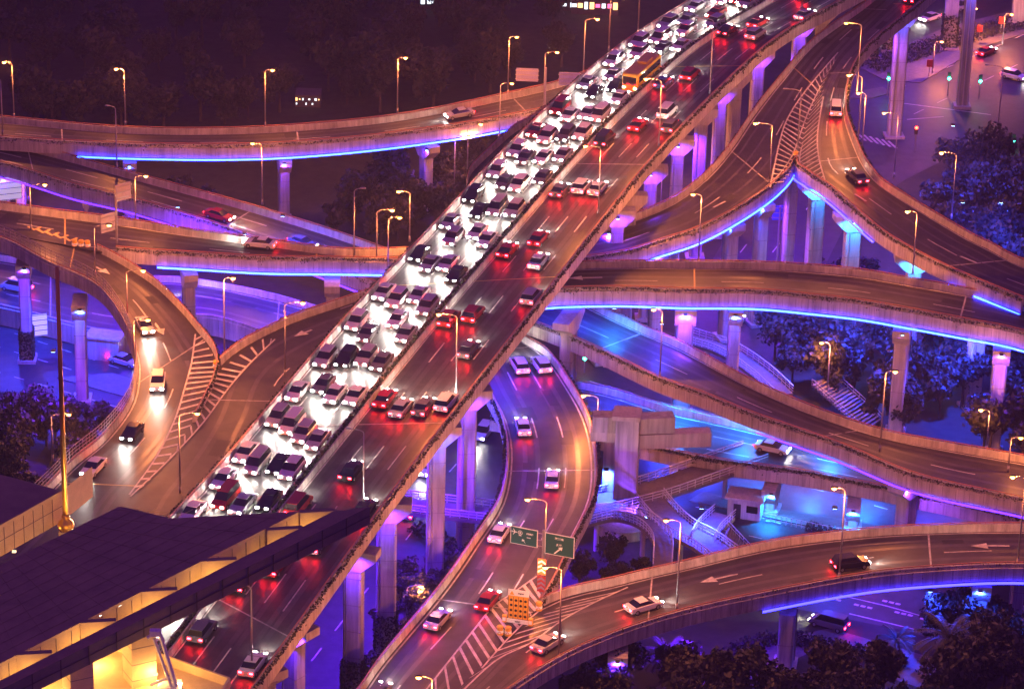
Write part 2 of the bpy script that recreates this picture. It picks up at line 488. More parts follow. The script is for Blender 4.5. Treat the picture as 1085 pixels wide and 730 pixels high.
for x0, y0 in ((872, 632), (905, 640), (935, 636), (948, 648), (975, 655)):  # stop-line characters on the road
    for q in range(3): gstrip([(x0 + q * 7, y0 + q * 1.6), (x0 + 5 + q * 7, y0 + 1.2 + q * 1.6)], .45)
o = mb.build('street_marking'); tag(o, kind='structure')

# ================================================================== VIADUCTS
P_ = 'pillars'
# A: the main viaduct, bottom left to top right
A_pairs = [(70, 690, 200, 820, 22.5), (120, 620, 258, 741, 22.8), (180, 549, 362, 595, 23.3), (240, 484, 439, 489, 24), (362, 341, 565, 326, 25.5), (455, 243, 629, 243, 26.3),
           (527, 166, 690, 168, 27), (604, 92, 760, 95, 27.6), (660, 46, 822, 40, 28), (724, 5, 888, 2, 28.3), (800, -40, 960, -36, 28.5)]
roadA = Road(A_pairs, 8)
def frA(i): return .47
viaA = viaduct('main_viaduct', 'high straight concrete viaduct packed with traffic, crossing over all other ramps', roadA, ivy=('L', 'R'), girder=2.3, wear=[.02 + .425 * (k + .5) / 4 for k in range(4)] + [.515 + .465 * (k + .5) / 4 for k in range(4)], inset=(.2, .8), joints=45,
   lanes=[(.02, 'solid', 0, 1), (.445, 'solid', 0, 1), (.515, 'solid', 0, 1), (.98, 'solid', 0, 1)] + [(.02 + .425 * k / 4, 'dash', 0, 1) for k in (1, 2, 3)] + [(.515 + .465 * k / 4, 'dash', 0, 1) for k in (1, 2, 3)],
   pillars=[(410, 530, 2.3, 2.4, 1.8, 6, 'v', .8, 6.5), (375, 580, 2.3, 2.2, 1.8, 6, 'v', .8, 6.5), (311, 658, 2.3, 2.3, 1.8, 6, 'v', .7), (280, 700, 2.3, 2.3, 1.8, 6, 'v', .7),
            (496, 412, 2.3, 2.2, 1.8, 6, 'v', .7), (463, 450, 2.3, 2.2, 1.8, 6, 'b', .6),
            (655, 222, 2.3, 1.8, 1.6, 5, 'v', .6), (668, 205, 2.3, 1.8, 1.6, 5, None), (690, 176, 2.3, 1.9, 1.6, 5, 'v', .6),
            (719, 146, 2.3, 1.9, 1.6, 5, 'v', .6), (744, 114, 2.3, 2.0, 1.6, 5, None), (764, 92, 2.3, 1.9, 1.6, 5, 'v', .6), (780, 76, 2.3, 2.0, 1.6, 5, None),
            (804, 54, 2.3, 2.0, 1.6, 5, 'v', .6), (848, 22, 2.3, 2.2, 1.6, 5, 'v', .5), (872, 8, 2.3, 2.0, 1.6, 5, None)])
# median barriers, with dark leaves added in place of the dark gap
mb = MB(); orgA = Vector(viaA.location)
for a, b in ((.455, .470), (.492, .507)):
    rings = []
    for l, r in zip(roadA.L, roadA.R):
        rings.append([l.lerp(r, a) + Vector((0, 0, .0)), l.lerp(r, b) + Vector((0, 0, .0)), l.lerp(r, b - .003) + Vector((0, 0, .95)), l.lerp(r, a + .003) + Vector((0, 0, .95))])
    mb.loft(rings, 'concrete')
o = mb.build('median_barrier', origin=orgA); o.parent = viaA; o.location = (0, 0, 0)
mb = MB()
d = 0
while d < roadA.len:
    for q in range(9):
        leafquad(mb, roadA.pos(d + random.random() * .6, random.uniform(.468, .494)) + Vector((0, 0, random.uniform(.2, 1.2))), random.uniform(.18, .36), 'ivy')
    d += .5
o = mb.build('median_dark_fill', origin=orgA); o.parent = viaA; o.location = (0, 0, 0)
print('A width', [round(roadA.width(i), 1) for i in range(0, roadA.n, 8)], 'len', round(roadA.len))

# B: far ramp upper left
roadB = Road([(-80, 119, -80, 138, 13), (0, 124, 0, 145, 13), (130, 135, 133, 152, 13), (250, 136, 260, 153, 13), (361, 129, 361, 147, 13.5), (440, 119, 462, 135, 14),
              (520, 103, 545, 121, 15), (600, 84, 600, 108, 16), (650, 60, 660, 84, 17), (720, 20, 740, 40, 18)], 8)
viaduct('curved_viaduct', 'far curved viaduct with a bright blue light strip at the upper left', roadB, led=[('R', 'led_cyan', .17, .68)], ivy=('R',), ivy_den=.5,
        lanes=[(.03, 'solid', 0, 1), (.97, 'solid', 0, 1), (.5, 'dash', 0, 1)],
        pillars=[(301, 165, 2, 2.0, 1.6, 5, 'v', .5), (137, 167, 2, 2, 1.6, 5.5, 'b', .5), (452, 150, 2, 2.2, 1.6, 6, 'v', .5), (20, 160, 2, 2, 1.6, 5, None), (570, 127, 2, 2, 1.6, 5, None)])
# C: descending road on the left
roadC = Road([(-100, 124, -100, 158, 12), (0, 147, 0, 172, 11.5), (60, 161, 77, 195, 11), (120, 178, 143, 211, 10.5), (267, 218, 233, 238, 9.5), (375, 252, 290, 258, 8.5), (480, 290, 400, 300, 8), (600, 330, 520, 345, 7.5)], 8)
viaC = viaduct('descending_ramp', 'straight ramp descending from the left edge between two curved viaducts', roadC, led=[('R', 'led_fascia_fill', 0, .8)], ivy=('R',), ivy_den=.5,  # faint strip added to tint the fascia violet
        lanes=[(.03, 'solid', 0, 1), (.97, 'solid', 0, 1), (.35, 'dash', 0, 1), (.66, 'dash', 0, 1)],
        pillars=[(97, 206, 2, 2.6, 1.8, 6, 'v', 1.2), (3, 180, 2, 2, 1.6, 5, 'v', .7)])
# D: crossing ramp, joins the fork upper right
roadD = Road([(-80, 206, -80, 224, 18), (0, 215, 0, 240, 18), (60, 223, 60, 251, 18), (123, 231, 123, 262, 18), (200, 243, 210, 268, 18), (283, 254, 283, 272, 18), (362, 264, 362, 273, 18),
              (440, 263, 440, 275, 18), (520, 262, 530, 280, 18.5), (600, 250, 602, 274, 19), (635, 240, 660, 266, 19.4), (680, 224, 700, 254, 20), (715, 208, 742, 240, 20.6), (748, 183, 785, 217, 21.8), (775, 152, 822, 191, 22.8), (800, 115, 844, 164, 23.6),
              (828, 80, 862, 112, 24.2), (864, 40, 890, 60, 24.6), (920, 0, 945, 0, 25), (965, -40, 990, -40, 25.2)], 8)
viaD = viaduct('fork_viaduct', 'long viaduct that runs under the main deck and meets the fork at the upper right', roadD,
        left=(0, 1), right=(roadD.f(3), roadD.f(15)), led=[('R', 'led_cyan', roadD.f(3) + .025, roadD.f(15))], ivy=('L', 'R'),
        lanes=[(.04, 'solid', 0, 1), (.9, 'solid', .1, .74), (.5, 'dash', 0, .86)],
        pillars=[(352, 294, 2, 2.2, 1.8, 7, 'c', .8), (200, 285, 2, 2, 1.6, 5, None), (640, 268, 2, 2, 1.6, 5, 'b', .5), (697, 262, 2, 2, 1.6, 5, 'v', .6),
                 (775, 232, 2, 2.4, 1.8, 6, 'b', .9), (808, 212, 2, 2.0, 1.6, 5, 'b', .8), (840, 178, 2, 2.0, 1.6, 5, None)])
roadE = Road([(1010, -40, 1040, -40, 25.2)[0:0] or (990, -40, 1020, -40, 25.2), (945, 0, 977, 0, 25), (888, 60, 911, 57, 24.6), (862, 105, 896, 110, 24.2), (844, 164, 911, 157, 23.6), (858, 182, 925, 180, 23.2), (884, 200, 944, 197, 22.8), (930, 240, 1020, 243, 21.8),
              (964, 262, 1050, 258, 21.3), (1010, 285, 1085, 276, 20.6), (1085, 316, 1160, 302, 20)], 8)
viaE = viaduct('fork_branch_viaduct', 'right branch of the fork curving down towards the right edge', roadE, left=(roadE.f(4), 1), right=(0, 1), led=[('L', 'led_blue', roadE.f(4), roadE.f(7)), ('L', 'led_cyan', roadE.f(9), 1)], ivy=('L', 'R'),
        lanes=[(.96, 'solid', 0, 1), (.5, 'dash', .25, 1), (.05, 'solid', .6, 1)],
        pillars=[(867, 192, 2, 2.3, 1.8, 6, 'c', .9), (905, 226, 2, 2.4, 1.8, 6, 'c', .9), (970, 268, 2, 2.2, 1.8, 6, 'c', .8), (957, 12, 2, 2.4, 1.8, 5, 'b', .4), (1040, 305, 2, 2.2, 1.8, 6, None)])
# F: ramp sweeping down from the left
roadF = Road([(-60, 246, -60, 222, 18), (0, 251, 0, 234, 18), (50, 276, 60, 246, 17.8), (100, 299, 103, 260, 17.6), (127, 330, 145, 283, 17.4), (140, 360, 173, 304, 17.3), (145, 387, 205, 338, 17.15),
              (137, 424, 230, 379, 17.1), (110, 460, 205, 440, 17.1), (77, 487, 172, 487, 17.1), (47, 517, 138, 524, 17.1), (10, 550, 110, 580, 17.1), (-60, 610, 40, 660, 17.1)], 8)
roadF.L, roadF.R = roadF.L, roadF.R
viaF = viaduct('loop_ramp', 'curved ramp sweeping down the left side with a tall mesh guard rail', roadF, left=(0, 1), right=(roadF.f(3), roadF.f(8)), led=None, ivy=('R',),
        lanes=[(.05, 'solid', 0, 1), (.5, 'dash', .3, .8)],
        pillars=[(25, 275, 2, 2.2, 1.6, 5, 'v', 1.0, 5), (84, 318, 2, 2.3, 1.6, 5, 'b', 1.0), (105, 490, 2, 2.2, 1.6, 5, None)])
# tall mesh guard rail on its outer edge
mb = MB(); org = Vector(viaF.location)
def guard(mb, road, side, d0, d1, h0, h1, step=2.0, m='rail_pale', r=.045, rows=3):
    E = 0.0 if side == 'L' else 1.0
    k = int((d1 - d0) / step); pr = None
    for q in range(k + 1):
        p = road.pos(d0 + q * step, E)
        mb.tube(p + Vector((0, 0, h0)), p + Vector((0, 0, h1)), r, m, n=5)
        if pr is not None:
            for j in range(rows):
                zz = h0 + (h1 - h0) * (j + 1) / rows
                mb.tube(pr + Vector((0, 0, zz)), p + Vector((0, 0, zz)), r, m, n=5)
        pr = p
guard(mb, roadF, 'L', 0, roadF.len * .95, .9, 2.8, 1.1, 'steel', .05, 4)
o = mb.build('guard_rail', origin=org); o.parent = viaF; o.location = (0, 0, 0)
# G: left slip road that passes under the main deck and becomes the big right hand curve (H)
roadG = Road([(40, 660, 260, 640, 17.1), (110, 580, 300, 560, 17.1), (138, 524, 330, 500, 17.1), (172, 487, 345, 460, 17.1), (205, 440, 350, 430, 17.1), (233, 380, 362, 404, 17.1), (293, 342, 400, 375, 17.3), (362, 317, 440, 352, 18), (430, 296, 500, 336, 18.6),
              (520, 283, 560, 317, 19.1), (595, 279, 575, 307, 19.4), (660, 277, 650, 304, 19.5), (724, 277, 724, 306, 19.5), (800, 278, 800, 307, 19.5), (857, 281, 857, 312, 19.4), (910, 286, 910, 318, 19.2), (964, 295, 957, 326, 19), (1030, 307, 1022, 338, 18.8), (1085, 321, 1085, 351, 18.6), (1180, 350, 1180, 384, 18.4)], 8)
viaG = viaduct('curved_slip_viaduct', 'curved viaduct passing under the main deck with a glowing cyan strip along its right half', roadG, left=(roadG.f(5), 1), right=(roadG.f(9), 1), led=[('R', 'led_cyan', roadG.f(10) - .01, 1)],
        ivy=('L', 'R'), panel=1.5, lanes=[(.95, 'solid', .2, 1), (.05, 'solid', .45, 1), (.5, 'dash', .18, 1)],
        pillars=[(727, 322, 2, 3.6, 2.4, 5, 'p', .9), (780, 324, 2, 2.2, 1.6, 5, 'b', .8), (957, 343, 2, 2.6, 1.9, 6, 'v', 1.0), (1062, 365, 2, 2.6, 1.9, 5, 'v', 1.0), (603, 332, 2, 2.4, 1.9, 8, 'c', 1.2), (320, 390, 2, 2.2, 1.6, 5, None)])
# I: descending ramp centre right
roadI = Road([(560, 285, 500, 318, 14), (635, 324, 575, 344, 13.6), (682, 346, 629, 366, 13.3), (724, 364, 695, 398, 13), (791, 400, 745, 416, 12.6), (864, 432, 797, 437, 12.2), (937, 456, 891, 470, 11.8), (1010, 470, 974, 503, 11.5), (1085, 483, 1085, 528, 11.2), (1180, 500, 1180, 552, 11)], 8)
viaI = viaduct('centre_right_ramp', 'ramp washed in blue light, descending to the right below the cyan strip viaduct', roadI, ivy=('L', 'R'), led=[('R', 'led_fascia_fill', .55, 1)], girder=1.8,
        lanes=[(.05, 'solid', 0, 1), (.95, 'solid', 0, 1), (.5, 'dash', 0, 1)],
        pillars=[(963, 505, 2, 2.8, 1.9, 7, 'p', .9)])
# J: low blue lit road under it
roadJ = Road([(560, 395, 520, 440, 5.6), (640, 410, 610, 455, 5.6), (700, 428, 680, 470, 5.6), (780, 446, 760, 486, 5.6), (860, 466, 847, 498, 5.6), (951, 486, 951, 518, 5.6), (1085, 508, 1085, 547, 5.6), (1180, 530, 1180, 572, 5.6)], 8)
viaJ = viaduct('low_viaduct', 'low viaduct flooded with azure light beneath the descending ramp', roadJ, ivy=('R',), ivy_den=2, girder=1.5,
        lanes=[(.05, 'solid', 0, 1), (.95, 'solid', 0, 1), (.33, 'dash', 0, 1), (.66, 'dash', 0, 1)],
        pillars=[(818, 512, 1.6, 2, 1.5, 5, 'c', 1.6), (905, 530, 1.6, 2, 1.5, 5, 'c', 1.4), (720, 487, 1.6, 2, 1.5, 5, 'b', .8)])
# K: S curve through the centre
roadK = Road([(560, 280, 590, 270, 11.5)[0:0] or (500, 300, 560, 292, 11.5), (497, 350, 549, 346, 11.4), (505, 380, 580, 371, 11.3), (517, 410, 602, 401, 11.2), (532, 440, 622, 437, 11.1), (538, 477, 631, 477, 11), (530, 525, 629, 520, 11), (502, 570, 609, 564, 11),
              (465, 622, 571, 636, 11), (405, 694, 500, 708, 11), (378, 732, 470, 740, 11), (330, 790, 420, 795, 11)], 8)
viaK = viaduct('winding_ramp', 'two lane winding ramp in the centre running down to the lower middle', roadK, left=(0, 1), right=(0, roadK.f(8)), ivy=('L', 'R'), ivy_den=1.6, led=None,
        lanes=[(.05, 'solid', 0, 1), (.95, 'solid', 0, .6), (.36, 'dash', 0, 1), (.66, 'dash', 0, .8)],
        pillars=[(560, 500, 2, 2.2, 1.6, 5, None), (470, 660, 2, 2.2, 1.6, 5, 'v', .5)])
# L: lower right curve
roadL = Road([(1180, 557, 1180, 602, 11.5), (1085, 555, 1085, 597, 11.4), (1005, 556, 1010, 599, 11.3), (924, 560, 920, 607, 11.2), (824, 572, 810, 627, 11.1), (724, 595, 724, 646, 11), (660, 610, 652, 669, 11), (571, 636, 595, 694, 11),
              (500, 708, 539, 729, 11), (470, 740, 500, 760, 11), (420, 795, 450, 815, 11)], 8)
viaL = viaduct('lower_right_viaduct', 'long curved viaduct sweeping across the lower right corner', roadL, left=(0, roadL.f(7)), right=(0, 1), ivy=('R',), ivy_den=.15, led=[('R', 'led_blue', 0, roadL.f(4))],
        lanes=[(.05, 'solid', 0, .8), (.95, 'solid', 0, .62), (.5, 'dash', 0, .9)],
        pillars=[(836, 636, 2, 2.6, 1.9, 0, None), (1040, 612, 2, 2.6, 1.9, 5, 'b', .8), (655, 686, 2, 2.6, 1.9, 5, 'v', .9), (1083, 580, 2, 2, 1.6, 5, None)])
for n_, r_ in (('B', roadB), ('C', roadC), ('D', roadD), ('E', roadE), ('F', roadF), ('G', roadG), ('I', roadI), ('J', roadJ), ('K', roadK), ('L', roadL)):
    print(n_, 'len', round(r_.len), 'w', [round(r_.width(i), 1) for i in range(0, r_.n, 8)])
# N: street level carriageway with parapets on the left
roadN = Road([(-90, 256, -90, 312, 2.5), (0, 270, 0, 322, 2.5), (130, 290, 130, 352, 2.5), (200, 294, 207, 332, 2.5), (277, 308, 277, 349, 2.5), (345, 326, 330, 372, 2.5), (450, 352, 430, 404, 2.5), (520, 375, 500, 430, 3)], 6)
viaN = viaduct('street_carriageway', 'low walled carriageway in violet light behind the loop ramp', roadN, ivy=(), girder=2.4, inset=(.02, .98), rail=False, panel=2.3,
               lanes=[(.05, 'solid', 0, 1), (.95, 'solid', 0, 1), (.33, 'dash', 0, 1), (.66, 'dash', 0, 1)])

# gore hatching and arrows, each painted on its own ramp
def paint_on(via, fn):
    mb = MB(); fn(mb); o = mb.build('gore_marking', origin=Vector(via.location)); o.parent = via; o.location = (0, 0, 0)
def gE(mb):
    z = lambda t: 24.63 - .95 * t
    hatch(mb, [(888, 56), (868, 79), (848, 104), (834, 127), (827, 147), (821, 174), (816, 199)], [(890, 58), (873, 83), (863, 108), (855, 132), (848, 158), (843, 176), (830, 193)], z, 30, .42, -.03)
def gE2(mb):
    z = lambda t: 24.63 - .95 * t
    hatch(mb, [(891, 54), (882, 76), (874, 97), (869, 122), (866, 147), (868, 169), (874, 191)], [(890, 58), (873, 83), (863, 108), (855, 132), (848, 158), (849, 176), (863, 193)], z, 30, .42, -.03)
paint_on(viaD, gE); paint_on(viaE, gE2)
def gF(mb):
    hatch(mb, [(207, 354), (203, 384), (196, 410), (185, 445), (165, 485), (137, 524)], [(214, 356), (230, 388), (221, 412), (205, 446), (172, 493), (138, 528)], 17.13, 24, .55, .045)
def gG(mb):
    hatch(mb, [(293, 358), (262, 388), (240, 414), (215, 448), (178, 488), (138, 526)], [(289, 352), (236, 390), (221, 413), (205, 447), (172, 494), (138, 529)], 17.2, 24, .55, .045)
paint_on(viaF, gF); paint_on(viaG, gG)
for k in range(6):
    mb = MB(); strip(mb, [at(x + k * 9.5, y + k * 2.9, 18.03) for x, y in ((30, 240), (36, 243.5), (44, 240.5))], .5, 'paint_yellow', .0)
    o = mb.build('chevron_marking', origin=Vector(viaF.location)); o.parent = viaF; o.location = (0, 0, 0)
def gK(mb):
    hatch(mb, [(569, 610), (545, 627), (522, 643), (499, 671), (475, 701), (440, 745)], [(576, 620), (571, 642), (552, 662), (526, 689), (497, 718), (452, 764)], 11.02, 17, .6, -.07)
def gL(mb):
    hatch(mb, [(665, 622), (632, 637), (597, 656), (562, 681), (522, 702), (470, 752)], [(645, 624), (588, 645), (556, 664), (526, 690), (497, 719), (452, 765)], 11.02, 15, .6, -.06)
paint_on(viaK, gK); paint_on(viaL, gL)
for via, road, px, py, fl in ((viaD, roadD, 780, 212, 0), (viaE, roadE, 907, 207, 1), (viaE, roadE, 1018, 272, 1), (viaF, roadF, 119, 284, 0), (viaF, roadF, 184, 348, 0), (viaG, roadG, 333, 348, 1),
                              (viaG, roadG, 620, 294, 1), (viaL, roadL, 755, 611, 0), (viaL, roadL, 1052, 578, 0)):
    p = at(px, py, road.L[0].z)
    for _ in range(3): i = road.near(p); p = at(px, py, road.L[i].z)
    i = max(1, min(road.n - 2, i)); c = (road.L[i] + road.R[i]) / 2; t = (road.L[i + 1] - road.L[i - 1]).normalized(); d_ = road.s[i] + (p - c).dot(t)
    l_, r_ = road.pos(d_, 0), road.pos(d_, 1); fr_ = (p - l_).dot((r_ - l_).normalized()) / (r_ - l_).length
    arrow(via, road, d_, fr_, bool(fl))

# slip road hugging the left flank of the main deck
roadP = Road([(495, 188, 520, 215, 20.5), (500, 176, 530, 200, 20.6), (519, 157, 550, 175, 21), (545, 134, 575, 150, 21.6), (575, 116, 610, 130, 22.4), (640, 62, 670, 80, 24)], 6)
viaduct('joining_ramp', 'short ramp tucked against the left flank of the main viaduct', roadP, right=None, ivy=('L',), led=[('L', 'led_fascia_fill', 0, 1)], girder=1.5, joints=0)
# tall piers of an off-frame viaduct at the upper right
def lone_pier(px, py, zt, w, label, color=None, pipes=0, ivyb=0, pw=.3):
    b = at(px, py, 0); r = tag(empty('viaduct_pier', b), label, 'pier')
    mb = MB(); mb.box((0, 0, zt / 2), (w, w * .8, zt), 'concrete_pier', taper=.96); mb.box((0, 0, .3), (w + 1, w * .8 + 1, .6), 'concrete_cap')
    mb.box((0, 0, zt + .6), (w * 1.9, w * 1.2, 1.4), 'concrete_cap'); o = mb.build('shaft', r)
    if pipes:
        p = MB()
        for k in range(pipes): p.tube((-w * .4 + k * w * .4, -w * .45, .5), (-w * .4 + k * w * .4, -w * .45, zt), .13, 'rail_pale')
        p.build('drain_pipe', r)
    if ivyb:
        iv = MB()
        for q in range(1300):
            a = random.uniform(0, 6.28)
            leafquad(iv, Vector((max(-1, min(1, math.cos(a) * 1.5)) * (w / 2 + .2), max(-1, min(1, math.sin(a) * 1.5)) * (w * .4 + .2), random.random() * ivyb)), random.uniform(.18, .32), 'ivy')
        iv.build('creeper', r)
    if color:
        f = MB(); f.box((0, -w * .4 - 1.6, zt - 1.0), (.5, .5, .25), 'flood'); o = f.build('floodlight', r)
        lamp('floodlight_lamp', 'SPOT', (0, -w * .4 - 1.6, zt - 1.3), color, BLUE_W * .8 * pw, o, .25, 160, .6, (0, .15, -1))
lone_pier(1019, 114, 27, 2.0, 'tall square pier carrying three drain pipes by the traffic signals', (.12, .08, 1), 3)
lone_pier(1005, 52, 25, 2.4, 'thick pier wrapped in dark creeper at its foot on the hedge island', (.16, .06, 1), 0, 7)
lone_pier(1078, 26, 24, 2.4, 'pale pier at the far end of the hedge island by the right edge', (.15, .03, 1), 0, 0, .4)
lone_pier(941, 55, 24, 1.8, 'slim dark pier just behind the fork at the crossing', (.16, .06, 1), 0, 8, .6)
lone_pier(924, 62, 24, 1.6, 'narrow pier half hidden behind the edge of the fork', None, 0, 8)

# massive T shaped pier in the centre
b = at(661, 560, 0); r = tag(empty('crossbeam_pier', b, R_(-6)), 'massive square pier with stepped crossbeams beside the winding ramp', 'pier')
mb = MB(); zt = 16.5
mb.box((0, 0, zt / 2), (3.1, 2.9, zt), 'concrete_pier', taper=.98); mb.box((-.2, 0, zt + .3), (3.7, 3.5, .6), 'concrete_cap')
mb.tube((0, 0, 0), (0, 0, 1.3), 4.0, 'concrete_cap', 3.8, 28); mb.build('shaft', r)
mb = MB(); mb.box((3.6, .9, zt - 1.1), (4.6, 2.2, 2.2), 'concrete_pier', R_(14)); mb.box((6.0, 1.2, zt - 3.3), (9.6, 1.9, 2.0), 'concrete_cap', R_(14)); mb.build('crossbeam', r)
mb = MB(); mb.box((-3.0, .3, zt - 1.2), (3.4, 2.2, 2.2), 'concrete_pier', R_(4)); mb.box((-3.0, .3, zt - 3.0), (3.8, 2.0, 1.3), 'concrete_cap', R_(4))
mb.box((-2.3, 1.4, zt / 2 - 2.0), (1.7, 1.8, zt - 4.2), 'concrete_pier'); mb.build('crossbeam', r)
o = MB(); o.box((3, -3.2, 3.4), (.4, .4, .25), 'flood'); of = o.build('floodlight', r)
lamp('floodlight_lamp', 'SPOT', (3, -4.2, 3.2), (.2, .05, 1), BLUE_W * .25, of, .25, 170, .5, (-.2, .8, .8))

def fill_wash(via, px, py, zs, zl, c, pw, nm='floodlight'):  # floodlight added under a girder to fill the street with coloured light
    p = at(px, py, zs); p.z = zl; org = Vector(via.location)
    mb = MB(); mb.box(p + Vector((0, 0, .14)), (.6, .6, .25), 'dark_steel'); mb.box(p, (.5, .5, .06), 'flood'); o = mb.build(nm, origin=org); o.parent = via; o.location = (0, 0, 0)
    col_ = {'b': (.02, .045, 1.0), 'v': (.10, .008, 1.0), 'c': (.01, .19, 1.0), 'p': (.28, .04, .9)}[c]
    lamp('floodlight_lamp', 'SPOT', p - org - Vector((0, 0, .15)), col_, BLUE_W * pw, o, .3, 160, .7, (0, 0, -1))
for a in ((viaG, 650, 352, 13.5, 17.2, 'c', .22), (viaG, 600, 345, 13.5, 17.2, 'b', .2), (viaG, 700, 372, 13, 17.2, 'b', .14), (viaA, 548, 385, 11.3, 22.5, 'b', .2), (viaA, 530, 345, 11.3, 22.8, 'b', .18),
          (viaI, 720, 440, 5.6, 10.6, 'c', .5), (viaI, 790, 460, 5.6, 10.4, 'c', .5), (viaI, 880, 482, 5.6, 9.6, 'c', .4), (viaI, 1000, 520, 5.6, 9.2, 'b', .4), (viaI, 650, 425, 5.6, 11, 'b', .4),
          (viaJ, 860, 528, 0, 3.7, 'c', .35), (viaJ, 915, 538, 0, 3.7, 'c', .35), (viaJ, 800, 520, 0, 3.7, 'c', .3), (viaJ, 745, 500, 0, 3.7, 'b', .3), (viaJ, 700, 480, 0, 3.7, 'b', .3), (viaJ, 980, 556, 0, 3.7, 'b', .3),
          (viaK, 640, 560, 0, 8.6, 'b', 1.0), (viaK, 560, 600, 0, 8.6, 'v', .8), (viaL, 740, 600, 0, 8.5, 'b', .6), (viaL, 880, 600, 0, 8.5, 'b', .45), (viaL, 930, 650, 0, 8.5, 'v', .3), (viaL, 800, 700, 0, 8.5, 'v', .15),
          (viaF, 20, 350, 0, 15, 'b', 1.5), (viaF, 90, 400, 0, 15, 'b', 1.5), (viaF, 60, 470, 0, 14, 'v', 1.0), (viaF, 130, 330, 2.5, 15, 'v', 1.0), (viaG, 260, 330, 2.5, 15, 'v', .7), (viaD, 300, 310, 2.5, 15, 'b', .8), (viaD, 190, 300, 2.5, 15, 'v', .7),
          (viaA, 360, 690, 0, 20, 'v', 1.8), (viaA, 430, 600, 0, 20, 'v', 2.2), (viaA, 480, 510, 0, 20, 'b', 1.0), (viaA, 500, 470, 0, 20, 'v', .7), (viaA, 640, 380, 0, 20, 'v', 1.5),
          (viaA, 720, 280, 0, 22, 'v', 1.6), (viaA, 800, 180, 0, 22, 'v', 1.0), (viaD, 790, 320, 0, 18, 'p', .6), (viaD, 850, 300, 0, 20, 'v', 1.5), (viaE, 930, 150, 0, 20, 'p', .25), (viaE, 990, 90, 0, 21, 'p', .25), (viaE, 960, 60, 0, 21, 'v', .35), (viaE, 1010, 330, 0, 18, 'b', 1.0),
          (viaG, 800, 400, 0, 16, 'b', 1.2), (viaG, 900, 420, 0, 16, 'b', 1.8), (viaG, 1020, 450, 0, 15, 'b', 2.0), (viaE, 1050, 330, 0, 18, 'b', 1.5), (viaE, 1000, 250, 0, 19, 'b', 1.6), (viaL, 980, 690, 0, 8.5, 'b', .5), (viaL, 720, 720, 0, 8.5, 'v', .4), (viaI, 1030, 560, 0, 9, 'b', .6), (viaC, 60, 240, 0, 8.8, 'v', .6), (viaC, 170, 250, 0, 8, 'v', .5)):
    fill_wash(*a)
# footbridges
def footbridge(pxs, z, w, root):
    pts = cr([(x, y, z, 0, 0) for x, y in pxs], 6); c = [at(p[0], p[1], z) for p in pts]
    org = Vector(root.location); L = []; Rr = []
    for i, p in enumerate(c):
        d = c[min(i + 1, len(c) - 1)] - c[max(i - 1, 0)]; d.normalize(); s_ = Vector((-d.y, d.x, 0)) * w / 2; L.append(p + s_); Rr.append(p - s_)
    mb = MB(); mb.loft([[l, r, r - Vector((0, 0, .5)), l - Vector((0, 0, .5))] for l, r in zip(L, Rr)], 'paving')
    o = mb.build('walkway', origin=org); o.parent = root; o.location = (0, 0, 0)
    for E in (L, Rr):
        mb = MB()
        for a, b in zip(E, E[1:]):
            for hz in (.35, .75, 1.15): mb.tube(a + Vector((0, 0, hz)), b + Vector((0, 0, hz)), .05 if hz < 1 else .09, 'rail_pale', n=5)
            k = max(1, int((b - a).length / 1.2))
            for q in range(k): p = a.lerp(b, q / k); mb.tube(p, p + Vector((0, 0, 1.15)), .05, 'rail_pale', n=5)
        o = mb.build('railing', origin=org); o.parent = root; o.location = (0, 0, 0)
    for i in range(3, len(c) - 2, 9):
        mb = MB(); mb.tube(c[i] - Vector((0, 0, .5)), c[i].xy.to_3d(), .35, 'concrete_pier', n=12)
        o = mb.build('post', origin=org); o.parent = root; o.location = (0, 0, 0)
r = tag(empty('footbridge', at(700, 540, 0)), 'curving pedestrian bridge with pale railings in blue light behind the crossbeam pier', 'footbridge')
footbridge([(560, 548), (627, 535), (690, 520), (740, 503), (800, 482)], 5.0, 5, r)
footbridge([(688, 527), (703, 545), (722, 562), (745, 574), (768, 590)], 4.96, 4.0, r)
footbridge([(615, 552), (650, 545), (682, 553), (701, 572), (702, 600)], 4.92, 2.4, r)
footbridge([(745, 572), (752, 560), (768, 545)], 4.88, 3.0, r)
r = tag(empty('footbridge', at(470, 560, 0)), 'straight blue lit footbridge seen under the main viaduct', 'footbridge')
footbridge([(395, 531), (440, 536), (500, 543), (545, 548)], 5.5, 4.0, r)
# stair flights going down to the park
def stairs(a, b, z0, z1, w, root):
    A = at(*a, z0); B = at(*b, z1); d = (B - A); d.z = 0; n = 18; dn = d.normalized(); s_ = Vector((-dn.y, dn.x, 0)); org = Vector(root.location)
    mb = MB()
    for k in range(n):
        p = A.lerp(B, (k + .5) / n); mb.box(p, (d.length / n * 1.0, w, .3), 'paving', axes=(dn, s_, Vector((0, 0, 1))))
    for sg in (-1, 1):
        o_ = s_ * sg * w / 2
        mb.tube(A + o_ + Vector((0, 0, 1)), B + o_ + Vector((0, 0, 1)), .05, 'rail_pale', n=5)
        mb.tube(A + o_ + Vector((0, 0, .5)), B + o_ + Vector((0, 0, .5)), .04, 'rail_pale', n=5)
        for k in range(0, n, 2): p = A.lerp(B, k / n) + o_; mb.tube(p, p + Vector((0, 0, 1)), .035, 'rail_pale', n=5)
    o = mb.build('stair_flight', origin=org); o.parent = root; o.location = (0, 0, 0)
r = tag(empty('staircase', at(920, 440, 0)), 'outdoor staircase with pale handrails descending through the trees', 'staircase')
stairs((870, 402), (925, 452), 5.0, 0.3, 5.0, r)
r = tag(empty('staircase', at(790, 600, 0)), 'short staircase dropping from the curving footbridge', 'staircase')
stairs((768, 566), (805, 605), 4.9, 0.3, 4.0, r)
